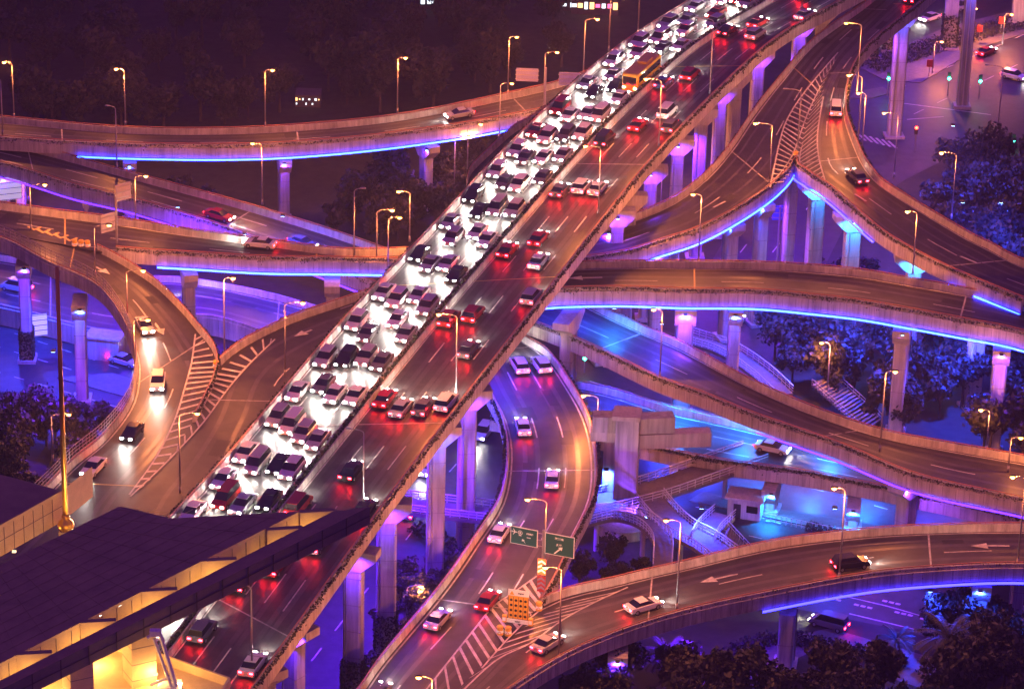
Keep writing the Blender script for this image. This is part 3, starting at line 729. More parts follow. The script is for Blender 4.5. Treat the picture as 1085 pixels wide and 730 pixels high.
# curving park ramp behind the centre right ramp
r = tag(empty('park_footbridge', at(780, 390, 0)), 'narrow curved walkway with handrails behind the centre right ramp', 'footbridge')
footbridge([(728, 358), (770, 372), (805, 395), (830, 418)], 3.5, 3, r)

# ================================================================== STREET LAMPS
def lamp_height(base, hy):
    lo, hi = 1.0, 40.0
    for _ in range(40):
        m_ = (lo + hi) / 2
        if pix(base + Vector((0, 0, m_)))[1] > hy: lo = m_
        else: hi = m_
    return lo
def street_lamp(hx, hy, bx, by, z, label, lit=True, power=1.0, poster=False):
    b = at(bx, by, z); h = lamp_height(b, hy); h = min(h, 13)
    tp = b + Vector((0, 0, h)); scale = pix(tp + Vector((1, 0, 0)))[0] - pix(tp)[0]
    dx = (hx - pix(tp)[0]) / scale; dx = max(-2.8, min(2.8, dx))
    if abs(dx) < .9: dx = .9 if dx >= 0 else -.9
    r = tag(empty('street_lamp', b), label, 'street lamp', 'street lamps of the interchange')
    mb = MB(); mb.tube((0, 0, 0), (0, 0, .9), .17, 'steel', .15); mb.tube((0, 0, .9), (0, 0, h - .5), .12, 'steel', .075, 10)
    mb.build('pole', r, True)
    mb = MB(); q = [Vector((dx * (1 - math.cos(a)), 0, h - .5 + .55 * math.sin(a))) for a in [i * math.pi / 2 / 5 for i in range(6)]]
    for a_, b_ in zip(q, q[1:]): mb.tube(a_, b_, .055, 'steel', n=7)
    mb.build('arm', r, True)
    s = 1 if dx > 0 else -1
    mb = MB(); c = Vector((dx + s * .25, 0, h + .06))
    mb.loft([[c + Vector((s * a, yy * wdt, zz * hh)) for yy, zz in ((-1, 0), (-.6, 1), (.6, 1), (1, 0), (.7, -.3), (-.7, -.3))] for a, wdt, hh in
             ((-.4, .07, .05), (-.2, .17, .12), (.2, .2, .15), (.5, .14, .09))], 'dark_steel' if lit else 'steel')
    hd = mb.build('lamp_head', r, True)
    if lit:
        mb = MB(); c2 = c + Vector((s * .1, -.06, -.13)); k = 8; rr = .32
        mb.loft([[c2 + Vector((rr * math.cos(t) * math.cos(p), rr * .9 * math.sin(t) * math.cos(p), rr * .55 * math.sin(p))) for t in [2 * math.pi * i / 10 for i in range(10)]]
                 for p in [-1.5, -1, -.5, 0, .5, 1]], 'sodium')
        lens = mb.build('lamp_lens', None, True); lens.parent = hd
        lamp('lamp_glow', 'POINT', c2 + Vector((0, 0, -.42)), (1, .27, .055), LAMP_W * power, hd, .12)
    return r
LAMPS = [ # head x, y, base x, y, deck height, label, lit, power
 (11, 66, 15, 126, 13, 'lit lamp at the left end of the far curved viaduct', 1, .7), (-2, 83, 3, 143, 13, 'lamp at the left edge on the descending ramp', 0, 1),
 (131, 73, 133, 133, 13, 'second lit lamp along the far curved viaduct from the left', 1, .8), (283, 74, 281, 135, 13, 'third lit lamp along the far curved viaduct from the left', 1, .8),
 (424, 61, 421, 120, 14, 'fourth lit lamp along the far curved viaduct, right of centre', 1, .8), (545, 39, 538, 101, 15, 'tall lit lamp left of the pale road sign behind the far viaduct', 1, .8),
 (588, 55, 576, 114, 16, 'lit lamp between the two pale sign panels', 1, .7), (540, 88, 529, 147, 14, 'lit lamp in front of the far viaduct near the main deck', 1, .6),
 (507, 131, 495, 190, 10, 'small lit lamp behind the joining ramp', 1, .4), (495, 144, 481, 213, 2, 'small lit lamp over the shrubs left of the joining ramp', 1, .4),
 (631, 20, 618, 84, 16, 'lit lamp in front of the distant shop lights', 1, .7), (658, -2, 645, 54, 17, 'lamp pole cut by the top edge left of the main deck', 1, .6), (690, -30, 676, 36, 17, 'slim pole beside the top of the main deck', 1, .5),
 (270, 152, 278, 217, 9.5, 'lit lamp on the descending ramp in front of a pillar', 1, .8), (152, 186, 144, 240, 18, 'small lit lamp beside the pale sign boards', 1, .6), (120, 113, 124, 178, 11, 'unlit lamp with a bent arm before the far viaduct', 0, 1),
 (21, 179, 30, 213, 4, 'lit lamp close to the left edge under the descending ramp', 1, .7), (45, 195, 33, 244, 18, 'lit lamp over the parapet near the left edge', 1, .6), (175, 221, 182, 246, 6, 'low lit lamp below the descending ramp', 1, .4),
 (113, 238, 101, 292, 17.6, 'small lit lamp over the yellow barrels at the split', 1, .6), (149, 286, 135, 338, 17.4, 'lit lamp on the outer side of the loop ramp bend', 1, .7), (154, 338, 143, 402, 17.2, 'brightest lamp on the loop ramp', 1, 1.1),
 (70, 438, 56, 488, 5, 'lit lamp behind the golden mast over dark trees', 1, .5), (206, 437, 191, 522, 17.2, 'lit lamp standing on the striped gore of the loop ramp', 1, 1.1), (242, 294, 238, 378, 17.3, 'lit lamp at the nose where the left ramps meet', 1, .7),
 (318, 320, 302, 398, 17.6, 'lit lamp on the slip road left of the main deck', 1, .8), (413, 222, 399, 278, 18, 'left lamp of the three clustered by the main deck', 1, .6), (421, 230, 411, 284, 18, 'lowest lamp of the three clustered by the main deck', 1, .6),
 (425, 203, 434, 256, 18, 'right lamp of the three clustered by the main deck', 1, .6), (380, 200, 375, 282, 17, 'unlit slim pole on the viaduct left of the lamp cluster', 0, 1),
 (623, 155, 634, 228, 26.2, 'lit lamp on the red side of the main deck, halfway up', 1, 1.2), (687, 84, 698, 156, 27, 'lit lamp on the red side of the main deck, second from the top', 1, 1.2),
 (468, 333, 483, 418, 24.4, 'lit lamp on the red side of the main deck above the winding ramp', 1, 1.3), (372, 455, 385, 534, 23.6, 'unlit lamp on the red side just above the canopy tip', 0, 1), (262, 620, 267, 712, 22.9, 'unlit lamp on the main deck below the canopy', 0, 1),
 (742, 20, 752, 100, 27.5, 'unlit lamp near the top of the main deck', 0, 1),
 (741, 206, 740, 277, 19, 'lit lamp on the near edge of the fork viaduct', 1, .9), (803, 131, 815, 196, 22.5, 'lit lamp standing beside the striped gore of the fork', 1, .9), (835, 95, 845, 160, 24, 'unlit lamp with a bent arm on the fork nose', 0, 1),
 (899, 25, 908, 98, 24.5, 'lit lamp near the top of the fork', 1, 1.0), (902, 80, 909, 152, 23.8, 'lit lamp on the right branch of the fork', 1, .8), (914, 83, 912, 180, 12, 'lit lamp just outside the right edge of the fork', 1, .6),
 (939, 120, 947, 188, 0, 'lit lamp over the zebra crossing', 1, .7), (964, 224, 967, 290, 21, 'lit lamp above the cyan strip on the right branch', 1, .9), (1000, 162, 1008, 232, 12, 'lit lamp in front of dark trees at the right', 1, .8),
 (698, 328, 699, 400, 13, 'lamp on the near edge of the blue washed ramp', 1, .4), (874, 363, 876, 422, 3, 'lit lamp above the outdoor staircase', 1, .8), (944, 393, 932, 478, 11.8, 'lit lamp on the near edge of the descending right ramp', 1, .7),
 (1043, 434, 1045, 478, 5, 'lit lamp low among the trees at the right', 1, .5), (1073, 463, 1068, 500, 11.3, 'small lit lamp by the right edge on the lower ramp', 1, .3), (621, 419, 632, 474, 8, 'lit lamp between winding ramp and crossbeam pier', 1, .6),
 (562, 529, 577, 604, 11, 'lit lamp above the green road signs', 1, .9), (581, 601, 592, 700, 11, 'lit lamp beside the trailer board on the lower viaduct', 1, 1.1), (709, 551, 717, 646, 11, 'lit lamp on the lower right viaduct near its left end', 1, .9),
 (887, 517, 889, 613, 11.2, 'lit lamp halfway along the lower right viaduct', 1, .9), (1076, 505, 1078, 598, 11.4, 'lamp at the right edge of the lower right viaduct', 1, .8), (447, 717, 457, 800, 11, 'lit lamp at the bottom edge on the winding ramp', 1, .9),
 (443, 620, 431, 660, 0, 'low lit lamp by the round sign near the ivy clad pillars', 1, .8), (993, 44, 988, 78, 0, 'lit lamp on the hedge island at the upper right', 1, .7), (1031, 9, 1024, 42, 0, 'lit lamp behind the tall pier with pipes', 1, .7), (1069, 15, 1062, 48, 0, 'lit lamp near the upper right corner', 1, .7),
 (758, 154, 752, 200, 0, 'low lit lamp seen between the pillars of the main deck', 1, .6), (691, 174, 699, 240, 0, 'lit lamp beside a blue pillar of the main deck', 1, .6), (1048, 70, 1057, 140, 0, 'unlit signal pole at the right of the crossing', 0, 1)]
for a in LAMPS: street_lamp(*a)

# ================================================================== VEHICLES
def car_proto(kind, colr):
    m = 'car_' + colr
    L, Wd, Hh = {'sedan': (4.7, 1.8, 1.45), 'suv': (4.6, 1.88, 1.72), 'van': (4.9, 1.85, 1.95), 'bus': (10.8, 2.5, 3.1), 'truck': (7.2, 2.3, 2.9)}[kind]
    r = empty('parked_car' if False else {'bus': 'bus', 'van': 'van', 'truck': 'truck'}.get(kind, 'car'))
    h = L / 2; w = Wd / 2
    mb = MB()
    prof = {'sedan': [(-h, .35), (-h, .95), (-h + .25, 1.02), (-h + .95, 1.0), (h - 1.35, .98), (h - .2, .80), (h, .65), (h, .32)],
            'suv': [(-h, .4), (-h, 1.1), (-h + .1, 1.15), (h - 1.2, 1.08), (h - .15, .92), (h, .75), (h, .38)],
            'van': [(-h, .4), (-h, 1.15), (-h + .05, 1.2), (h - .9, 1.12), (h - .1, .9), (h, .75), (h, .38)],
            'bus': [(-h, .4), (-h, 2.95), (-h + .25, Hh), (h - .3, Hh), (h - .05, 2.9), (h, 1.2), (h, .4)],
            'truck': [(-h, .55), (-h, .95), (h - 1.9, .95), (h - 1.9, 2.2), (h - .5, 2.2), (h, 1.25), (h, .5)]}[kind]
    rings = []
    for yy, ins in ((-w, .10), (-w * .93, 0), (w * .93, 0), (w, .10)):
        rings.append([Vector((x * (1 - ins * .25), yy, z if z < .6 else z - ins * .6)) for x, z in prof])
    mb.loft(rings, m)
    if kind in ('sedan', 'suv', 'van'):
        gp = {'sedan': ((-h + .65, -h + 1.35, h - 2.2, h - 1.25), .98), 'suv': ((-h + .08, -h + .45, h - 2.0, h - 1.15), 1.1), 'van': ((-h + .05, -h + .25, h - 1.6, h - .85), 1.15)}[kind]
        (a, b, c, d), zb = gp
        lo = [Vector((a, -w * .9, zb)), Vector((d, -w * .9, zb)), Vector((d, w * .9, zb)), Vector((a, w * .9, zb))]
        hi = [Vector((b, -w * .74, Hh - .04)), Vector((c, -w * .74, Hh - .04)), Vector((c, w * .74, Hh - .04)), Vector((b, w * .74, Hh - .04))]
        g = MB(); g.loft([lo, hi], 'glass'); kid(g.build('windows'), r)
        mb.box(((b + c) / 2, 0, Hh - .01), (c - b + .1, w * 1.5, .06), m)
    elif kind == 'bus':
        g = MB()
        for sg in (-1, 1): g.box((-.2, sg * (w + .01), 2.05), (L - 1.4, .04, 1.0), 'glass')
        g.box((h - .02, 0, 2.0), (.06, Wd * .88, 1.3), 'glass'); g.box((-h - .01, 0, 2.3), (.05, Wd * .7, .7), 'glass'); kid(g.build('windows'), r)
        mb.box((-1.5, 0, Hh + .12), (3.0, 1.5, .25), m)
    else:
        g = MB(); g.box((h - .26, 0, 1.75), (.08, Wd * .85, .75), 'glass', axes=(Vector((.88, 0, .46)), Vector((0, 1, 0)), Vector((-.46, 0, .88)))); kid(g.build('windows'), r)
        c_ = MB(); c_.box((-1.05, 0, 1.9), (5.0, Wd, 1.9), 'car_white'); kid(c_.build('cargo_box'), r)
    kid(mb.build('body'), r)
    wr = .33 if L < 6 else .48
    for sx in (-1, 1):
        for sy in (-1, 1):
            t = MB(); x = sx * (h - (.85 if L < 6 else 2.0)); y = sy * (w - .08)
            t.tube((x, y - .11, wr), (x, y + .11, wr), wr, 'tyre', n=14); t.tube((x, y - .12, wr), (x, y + .12, wr), wr * .6, 'rim', n=10); kid(t.build('wheel'), r)
    zl = .68 if L < 6 else .85
    for sy in (-1, 1):
        t = MB(); t.box((h - .02, sy * (w - .32), zl), (.12, .36, .17), 'head_lamp'); kid(t.build('headlight'), r)
        t = MB(); t.box((-h + .0, sy * (w - .27), zl + .12), (.1, .38, .17), 'tail_lamp'); kid(t.build('taillight'), r)
    bl = lamp('headlight_beam', 'SPOT', (h + .15, 0, zl), (1, .9, .78), BEAM_W, None, .08, 70, .7, (1, 0, -.10)); kid(bl, r)
    return r
PROTO = {}
USED = set()
def vehicle(kind, colr, p, t, label, group):
    key = (kind, colr)
    if key not in PROTO: PROTO[key] = car_proto(kind, colr)
    o = PROTO[key]
    if key in USED: o = copy_tree(o)
    USED.add(key)
    up = Vector((0, 0, 1)); x = t.normalized(); y = up.cross(x).normalized(); z = x.cross(y)
    M = Matrix((x, y, z)).transposed()
    o.location = p + Vector((0, 0, .01)); o.rotation_euler = M.to_euler()
    tag(o, label, {'sedan': 'car', 'suv': 'car'}.get(kind, kind), group)
    return o
ORD = ['first', 'second', 'third', 'fourth', 'fifth', 'sixth', 'seventh', 'eighth', 'ninth', 'tenth', 'eleventh', 'twelfth', 'thirteenth', 'fourteenth', 'fifteenth', 'sixteenth', 'seventeenth',
       'eighteenth', 'nineteenth', 'twentieth', 'twenty-first', 'twenty-second', 'twenty-third', 'twenty-fourth', 'twenty-fifth', 'twenty-sixth', 'twenty-seventh', 'twenty-eighth', 'twenty-ninth', 'thirtieth'] + ['very far'] * 30
KINDS = ['sedan'] * 7 + ['suv'] * 4 + ['van'] * 2
LIGHTC = ['white', 'silver', 'white', 'silver', 'white', 'grey', 'white', 'black', 'red', 'silver']
COLS = ['white', 'silver', 'black', 'grey', 'white', 'silver', 'red', 'blue', 'black']
def lane_cars(road, fr, d0, d1, gap, jit, away, text, group, head=False, bus=0):
    d = d0 + random.random() * gap * .5; k = 0
    while d < d1:
        kind = random.choice(KINDS); colr = random.choice(COLS if away else LIGHTC)
        if bus and random.random() < bus: kind, colr = 'bus', random.choice(['white', 'yellow', 'white'])
        p = road.pos(d, fr + random.uniform(-.009, .009)); t = road.tan(d, fr)
        x, y = pix(p)
        if -30 < x < 1115 and -20 < y < 750:
            nm = {'sedan': 'sedan', 'suv': 'tall car', 'van': 'van', 'bus': 'bus'}[kind]
            vehicle(kind, colr, p, t if away else -t, f'{colr} {nm}, {ORD[k]} from bottom, {text}', group); k += 1
        d += gap * random.uniform(1 - jit, 1 + jit) + (7 if kind == 'bus' else 0)
W4 = [.02 + .425 * (k + .5) / 4 for k in range(4)]; R4 = [.515 + .465 * (k + .5) / 4 for k in range(4)]
LN = ['outermost', 'second', 'third', 'innermost']
for k, fr in enumerate(W4): lane_cars(roadA, fr, 0, roadA.len, 10.6, .25, False, f'{LN[k]} headlight lane of main deck', 'cars with headlights on the main viaduct', bus=.012)
for k, (fr, g) in enumerate(zip(R4, (20, 22, 28, 48))): lane_cars(roadA, fr, 0, roadA.len, g, .45, True, f'{["innermost", "second", "third", "outermost"][k]} tail light lane of main deck', 'cars with red tail lights on the main viaduct', bus=.012)
for k, fr in enumerate((.22, .52, .8)): lane_cars_dir = lane_cars(roadK, fr, roadK.len * .12, roadK.len * (.93, .93, .55)[k], (26, 30, 60)[k], .4, False, f'{["left", "middle", "right"][k]} lane of winding ramp', 'cars on the winding ramp')
def single(road, f, fr, away, kind, colr, label):
    d = road.len * f; t = road.tan(d, fr); vehicle(kind, colr, road.pos(d, fr), t if away else -t, label, None)
single(roadF, .36, .35, True, 'sedan', 'silver', 'silver sedan with headlights on the upper bend of the loop ramp')
single(roadF, .50, .30, True, 'suv', 'white', 'white sport utility car on the middle of the loop ramp')
single(roadF, .63, .32, True, 'sedan', 'black', 'black sedan on the lower loop ramp beside the gore')
single(roadF, .72, .28, True, 'sedan', 'white', 'white sedan nearest the golden mast on the loop ramp')
single(roadC, .50, .6, True, 'sedan', 'red', 'red sedan driving away on the descending ramp')
single(roadC, .64, .6, True, 'sedan', 'grey', 'grey sedan lower on the descending ramp')
single(roadL, .30, .66, False, 'suv', 'black', 'black sport utility car on the lower right viaduct')
single(roadL, .56, .62, False, 'sedan', 'white', 'white sedan on the lower right viaduct beside the gore')
single(roadL, .70, .66, False, 'sedan', 'silver', 'silver sedan at the lower end of the lower right viaduct')
single(roadE, .14, .55, False, 'sedan', 'black', 'black sedan near the top of the fork')
single(roadE, .52, .72, False, 'van', 'white', 'white van on the right branch of the fork')
single(roadE, .70, .70, False, 'sedan', 'grey', 'grey sedan lower on the right branch of the fork')
single(roadB, .80, .35, False, 'sedan', 'white', 'white sedan on the far viaduct below the sign panels')
single(roadB, .62, .38, False, 'sedan', 'silver', 'silver sedan in the middle of the far viaduct')
single(roadN, .10, .3, False, 'sedan', 'white', 'white sedan on the walled carriageway at the left edge')
single(roadN, .17, .55, False, 'van', 'silver', 'silver van on the walled carriageway left of the first pillar')
single(roadN, .40, .3, True, 'sedan', 'red', 'red sedan on the walled carriageway right of the loop ramp')
single(roadD, .22, .12, False, 'sedan', 'white', 'white sedan near the left edge of the fork viaduct')
single(roadJ, .45, .4, True, 'sedan', 'white', 'white sedan on the azure lit low viaduct')
def gcar(px, py, qx, qy, kind, colr, label):
    a = at(px, py, .03); b = at(qx, qy, .03); vehicle(kind, colr, a, (b - a), label, None)
gcar(1074, 84, 1100, 90, 'suv', 'white', 'white car crossing the junction at the right edge')
gcar(1045, 58, 1085, 42, 'sedan', 'red', 'red sedan leaving the junction at the upper right')
gcar(985, 22, 960, 30, 'sedan', 'white', 'white sedan approaching on the far street at the upper right')
gcar(1020, 10, 995, 17, 'van', 'silver', 'silver van on the far street at the top right')
gcar(950, 42, 935, 52, 'sedan', 'green', 'green taxi beside the fork pillar')
gcar(66, 355, 40, 348, 'sedan', 'blue', 'blue sedan parked behind the loop ramp pillars')
gcar(132, 386, 160, 394, 'sedan', 'silver', 'silver sedan half hidden by the loop ramp fascia')
gcar(455, 500, 442, 516, 'sedan', 'white', 'white sedan on the street under the main viaduct')
gcar(512, 462, 498, 480, 'suv', 'white', 'white sport utility car on the street beside the winding ramp')
gcar(437, 545, 452, 528, 'sedan', 'silver', 'silver sedan driving away under the main viaduct')
gcar(900, 610, 870, 603, 'sedan', 'silver', 'silver sedan on the street behind the lower right viaduct')
gcar(878, 664, 860, 659, 'van', 'grey', 'grey van by the park entrance under the lower right viaduct')
gcar(780, 345, 795, 325, 'sedan', 'white', 'white sedan on the street below the fork')

# ================================================================== SIGNS
try: FONT = bpy.data.fonts.load(bpy.utils.resource_path('LOCAL') + '/datafiles/fonts/Noto Sans CJK Regular.woff2')
except Exception: FONT = None
def text(body, loc, size, m, parent, name='lettering', axes=None, bold=.02):
    cu = bpy.data.curves.new(name, 'FONT'); cu.body = body; cu.size = size; cu.align_x = 'CENTER'; cu.align_y = 'CENTER'; cu.offset = bold; cu.extrude = .01
    if FONT: cu.font = FONT
    tmp = bpy.data.objects.new('tmp', cu); col.objects.link(tmp); dg = bpy.context.evaluated_depsgraph_get(); dg.update()
    me = bpy.data.meshes.new_from_object(tmp.evaluated_get(dg)); bpy.data.objects.remove(tmp)
    me.materials.clear(); me.materials.append(MATS[m])
    o = bpy.data.objects.new(name, me); col.objects.link(o); o.parent = parent; o.location = loc; o.rotation_euler = (R_(90), 0, 0)
    return o
# gantry post with two green boards at the nose of the gore; faces the camera side
b = at(574, 632, 11.0); r = tag(empty('road_sign', b, R_(-20)), 'pair of green direction boards on a post at the ramp split', 'road sign')
mb = MB(); mb.tube((0, 0, 0), (0, 0, 9.0), .17, 'steel', n=10); mb.build('post', r)
mb = MB()
for z_ in (8.5, 7.6, 6.8): mb.tube((-1.2, -.1, z_), (1.2, -.1, z_), .06, 'steel', n=6)
mb.build('bracket', r)
def board(x0, x1, z0, z1, m='sign_green', par=r, frame='sign_white', y=-.25):
    mb = MB(); mb.box(((x0 + x1) / 2, y, (z0 + z1) / 2), (x1 - x0, .08, z1 - z0), frame); mb.box(((x0 + x1) / 2, y - .05, (z0 + z1) / 2), (x1 - x0 - .18, .05, z1 - z0 - .18), m)
    return mb.build('sign_board', par)
bo = board(-4.1, -.65, 6.6, 8.9); bo2 = board(.3, 4.0, 6.1, 8.9)
text('\u8679\u6865\u67a2\u7ebd', (-1.62, -.34, 8.25), .6, 'sign_white', bo)
text('Hongqiao', (-1.75, -.34, 7.75), .3, 'sign_white', bo)
# aeroplane and station roundel
mb = MB(); Y = -.345
def fl(pts, m='sign_white'): mb.face([(x, Y, z) for x, z in pts], m)
fl([(-3.95, 8.2), (-3.3, 8.14), (-3.2, 8.22), (-3.3, 8.3), (-3.95, 8.28)]); fl([(-3.62, 8.2), (-3.78, 7.85), (-3.68, 7.85), (-3.42, 8.2)]); fl([(-3.62, 8.25), (-3.78, 8.62), (-3.68, 8.62), (-3.42, 8.25)]); fl([(-3.95, 8.1), (-3.88, 8.1), (-3.82, 8.24), (-3.88, 8.38), (-3.95, 8.38)])
for k in range(16):
    a, c = 2 * math.pi * k / 16, 2 * math.pi * (k + 1) / 16
    fl([(-2.85 + .3 * math.cos(a), 8.22 + .3 * math.sin(a)), (-2.85 + .3 * math.cos(c), 8.22 + .3 * math.sin(c)), (-2.85 + .22 * math.cos(c), 8.22 + .22 * math.sin(c)), (-2.85 + .22 * math.cos(a), 8.22 + .22 * math.sin(a))])
fl([(-2.95, 8.1), (-2.75, 8.1), (-2.75, 8.34), (-2.95, 8.34)]); fl([(-3.05, 7.8), (-2.65, 7.8), (-2.7, 7.9), (-3.0, 7.9)])
fl([(-2.2, 6.95), (-2.1, 6.85), (-2.38, 7.32), (-2.5, 7.25)]); fl([(-2.6, 7.45), (-2.62, 7.1), (-2.25, 7.35)])
mb.build('symbol', bo)
text('\u5ef6\u5b89\u4e1c\u8def', (2.1, -.34, 8.38), .78, 'sign_white', bo2); text('\u5916 \u6ee9', (2.1, -.34, 7.55), .88, 'sign_white', bo2)
mb = MB(); fl([(1.45, 6.35), (1.62, 6.3), (2.35, 7.05), (2.2, 7.15)]); fl([(2.55, 7.35), (1.98, 7.22), (2.45, 6.85)]); mb.build('symbol', bo2)
# chevron marker boards below
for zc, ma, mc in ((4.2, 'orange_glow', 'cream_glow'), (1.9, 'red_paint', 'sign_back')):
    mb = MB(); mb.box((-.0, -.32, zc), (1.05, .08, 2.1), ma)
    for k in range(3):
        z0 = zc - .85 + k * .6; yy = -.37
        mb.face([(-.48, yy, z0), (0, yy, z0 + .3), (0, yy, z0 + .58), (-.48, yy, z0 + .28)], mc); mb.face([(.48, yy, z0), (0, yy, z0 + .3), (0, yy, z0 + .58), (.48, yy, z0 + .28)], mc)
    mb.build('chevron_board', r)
# amber lamp matrix trailer
b = at(549, 659, 11.0); r = tag(empty('arrow_board_trailer', b, R_(-14)), 'orange lamp board trailer with white header parked on the striped gore', 'warning board')
mb = MB(); mb.box((0, -.1, 2.05), (2.5, .14, 3.0), 'yellow_paint')
for i in range(4):
    for j in range(4): mb.tube((-.87 + i * .58, -.2, .95 + j * .68), (-.87 + i * .58, -.16, .95 + j * .68), .17, 'black_paint', n=10)
for i in range(5): mb.box((-1.2 + i * .6, -.19, 2.0), (.05, .03, 2.9), 'dark_steel')
mb.build('lamp_panel', r)
mb = MB(); mb.box((0, -.1, 3.95), (2.5, .14, .75), 'sign_white'); h_ = mb.build('header_board', r)
mb = MB(); mb.face([(-1.1, -.19, 3.68), (-.5, -.19, 3.68), (-.8, -.19, 4.22)], 'yellow_paint'); mb.build('warning_triangle', h_)
text('\u6ce8\u610f\u5b89\u5168', (.3, -.2, 3.95), .5, 'black_paint', h_)
mb = MB(); mb.box((0, -.25, .25), (2.9, .14, .5), 'sign_white'); h2 = mb.build('footer_board', r)
text('\u65bd\u5de5\u517b\u62a4', (0, -.34, .25), .46, 'black_paint', h2)
for sx in (-1, 1):
    mb = MB(); mb.box((sx * 1.6, -.3, .45), (.5, .4, .9), 'yellow_paint'); mb.box((sx * 1.6, -.52, .45), (.4, .04, .45), 'sign_white'); mb.build('crash_barrel', r)
mb = MB(); mb.box((0, .7, .5), (2.2, 1.6, .2), 'dark_steel'); mb.tube((-1.15, .7, .33), (-1.0, .7, .33), .33, 'tyre', n=12); mb.tube((1.0, .7, .33), (1.15, .7, .33), .33, 'tyre', n=12); mb.build('chassis', r)
def barrels(px, py, z, n, label, m1='yellow_paint'):
    b = at(px, py, z); r = tag(empty('crash_barrel', b, R_(-8)), label, 'barrel')
    for k in range(n):
        x = (k - (n - 1) / 2) * .95
        mb = MB(); mb.tube((x, 0, 0), (x, 0, 1.0), .4, m1, .36, 14); mb.tube((x, 0, .3), (x, 0, .62), .42, 'sign_white', .405, 14); mb.tube((x, 0, 1.0), (x, 0, 1.12), .42, 'orange_glow' if k == 0 and 0 else m1, .3, 14)
        for q in (-1, 1): mb.box((x + q * .1, -.42, .46), (.05, .02, .3), 'red_paint', axes=(Vector((.7, 0, .7 * q)), Vector((0, 1, 0)), Vector((-.7 * q, 0, .7))))
        mb.build('barrel', r)
barrels(534, 672, 11, 2, 'pair of yellow and white crash barrels on the gore in front of the trailer')
barrels(571, 646, 11, 1, 'single crash barrel against the nose of the parapet')
barrels(86, 262, 17.8, 3, 'row of yellow crash barrels where the two left ramps split'); barrels(843, 168, 23.7, 1, 'yellow crash barrel at the nose of the fork')
barrels(229, 390, 17.2, 1, 'yellow crash barrel at the nose of the left gore')

def back_sign(px, py, z, h, boards, rz, label, m='sign_back', cat='road sign'):
    b = at(px, py, z); r = tag(empty('road_sign', b, R_(rz)), label, cat)
    mb = MB(); mb.tube((0, 0, 0), (0, 0, h), .17, 'steel', n=10); mb.build('post', r)
    for x0, x1, z0, z1, rr in boards:
        mb = MB(); d = R_(rr); ax = Vector((math.cos(d), math.sin(d), 0))
        mb.box(ax * (x0 + x1) / 2 + Vector((0, 0, (z0 + z1) / 2)), (abs(x1 - x0), .1, z1 - z0), m, rz=d)
        for q in range(3): mb.box(ax * (x0 + x1) / 2 + Vector((0, 0, z0 + (z1 - z0) * (q + .5) / 3)) + Vector((ax.y, -ax.x, 0)) * .1, (abs(x1 - x0) + .3, .08, .12), 'steel', rz=d)
        mb.build('sign_board', r)
back_sign(124, 258, 18, 9.0, [(-2.7, -.3, 2.2, 5.0, 42), (.2, 2.6, 6.4, 9.0, 42)], 0, 'two tilted pale sign boards seen from behind above the left parapet')
back_sign(577, 118, 16, 7.5, [(-4.8, -1.2, 5.0, 7.2, -3), (2.2, 5.6, 4.6, 6.8, -3)], 0, 'pair of wide sign panels over the far viaduct beside the main deck', 'sign_violet')
bs = back_sign(822, 300, 0, 13.0, [(-1.2, 1.4, 10.6, 13.0, 0)], 0, 'blue square sign on a pole below the fork', 'sign_blue')
# lit billboard on the left
for px, py, z, wd_, hg, lab in ((41, 358, 2.5, 2.6, 3.4, 'glowing pale poster panel beside the ivy clad pillar of the loop ramp'), (8, 214, 5, 4.5, 4, 'lit gantry board at the left edge under the descending ramp')):
    r = tag(empty('billboard', at(px, py, z), R_(20)), lab, 'billboard')
    mb = MB(); mb.box((0, 0, hg / 2 + .3), (wd_, .15, hg), 'billboard'); mb.build('panel', r)
    mb = MB()
    for q in range(5): mb.box((0, -.1, .4 + q * hg / 4.2), (wd_ + .2, .05, .08), 'dark_steel')
    for q in (-1, 1): mb.tube((q * wd_ / 2, 0, 0), (q * wd_ / 2, 0, hg + .5), .07, 'steel', n=6)
    mb.build('frame', r)
# round sign
def round_sign(px, py, h, label, m='red_paint', z=0.0):
    r = tag(empty('round_sign', at(px, py, z)), label, 'road sign')
    mb = MB(); mb.tube((0, 0, 0), (0, 0, h), .06, 'steel', n=6); mb.build('post', r)
    mb = MB(); mb.tube((0, -.1, h - .5), (0, -.06, h - .5), .5, m, n=20); mb.tube((0, -.13, h - .5), (0, -.1, h - .5), .36, 'sign_white', n=20); mb.build('disc', r)
round_sign(454, 640, 4, 'round red rimmed sign beside the low lamp near the ivy clad pillars')
for px, py, lab in ((984, 82, 'red square notice on a post at the tip of the hedge island'), (1037, 45, 'red square notice in the middle of the hedge island'), (1060, 36, 'red square notice at the right end of the hedge island')):
    r = tag(empty('notice_post', at(px, py, 0)), lab, 'sign'); mb = MB(); mb.tube((0, 0, 0), (0, 0, 3.4), .07, 'steel', n=6); mb.build('post', r)
    mb = MB(); mb.box((0, -.1, 2.7), (1.1, .08, 1.4), 'red_paint'); mb.build('panel', r)
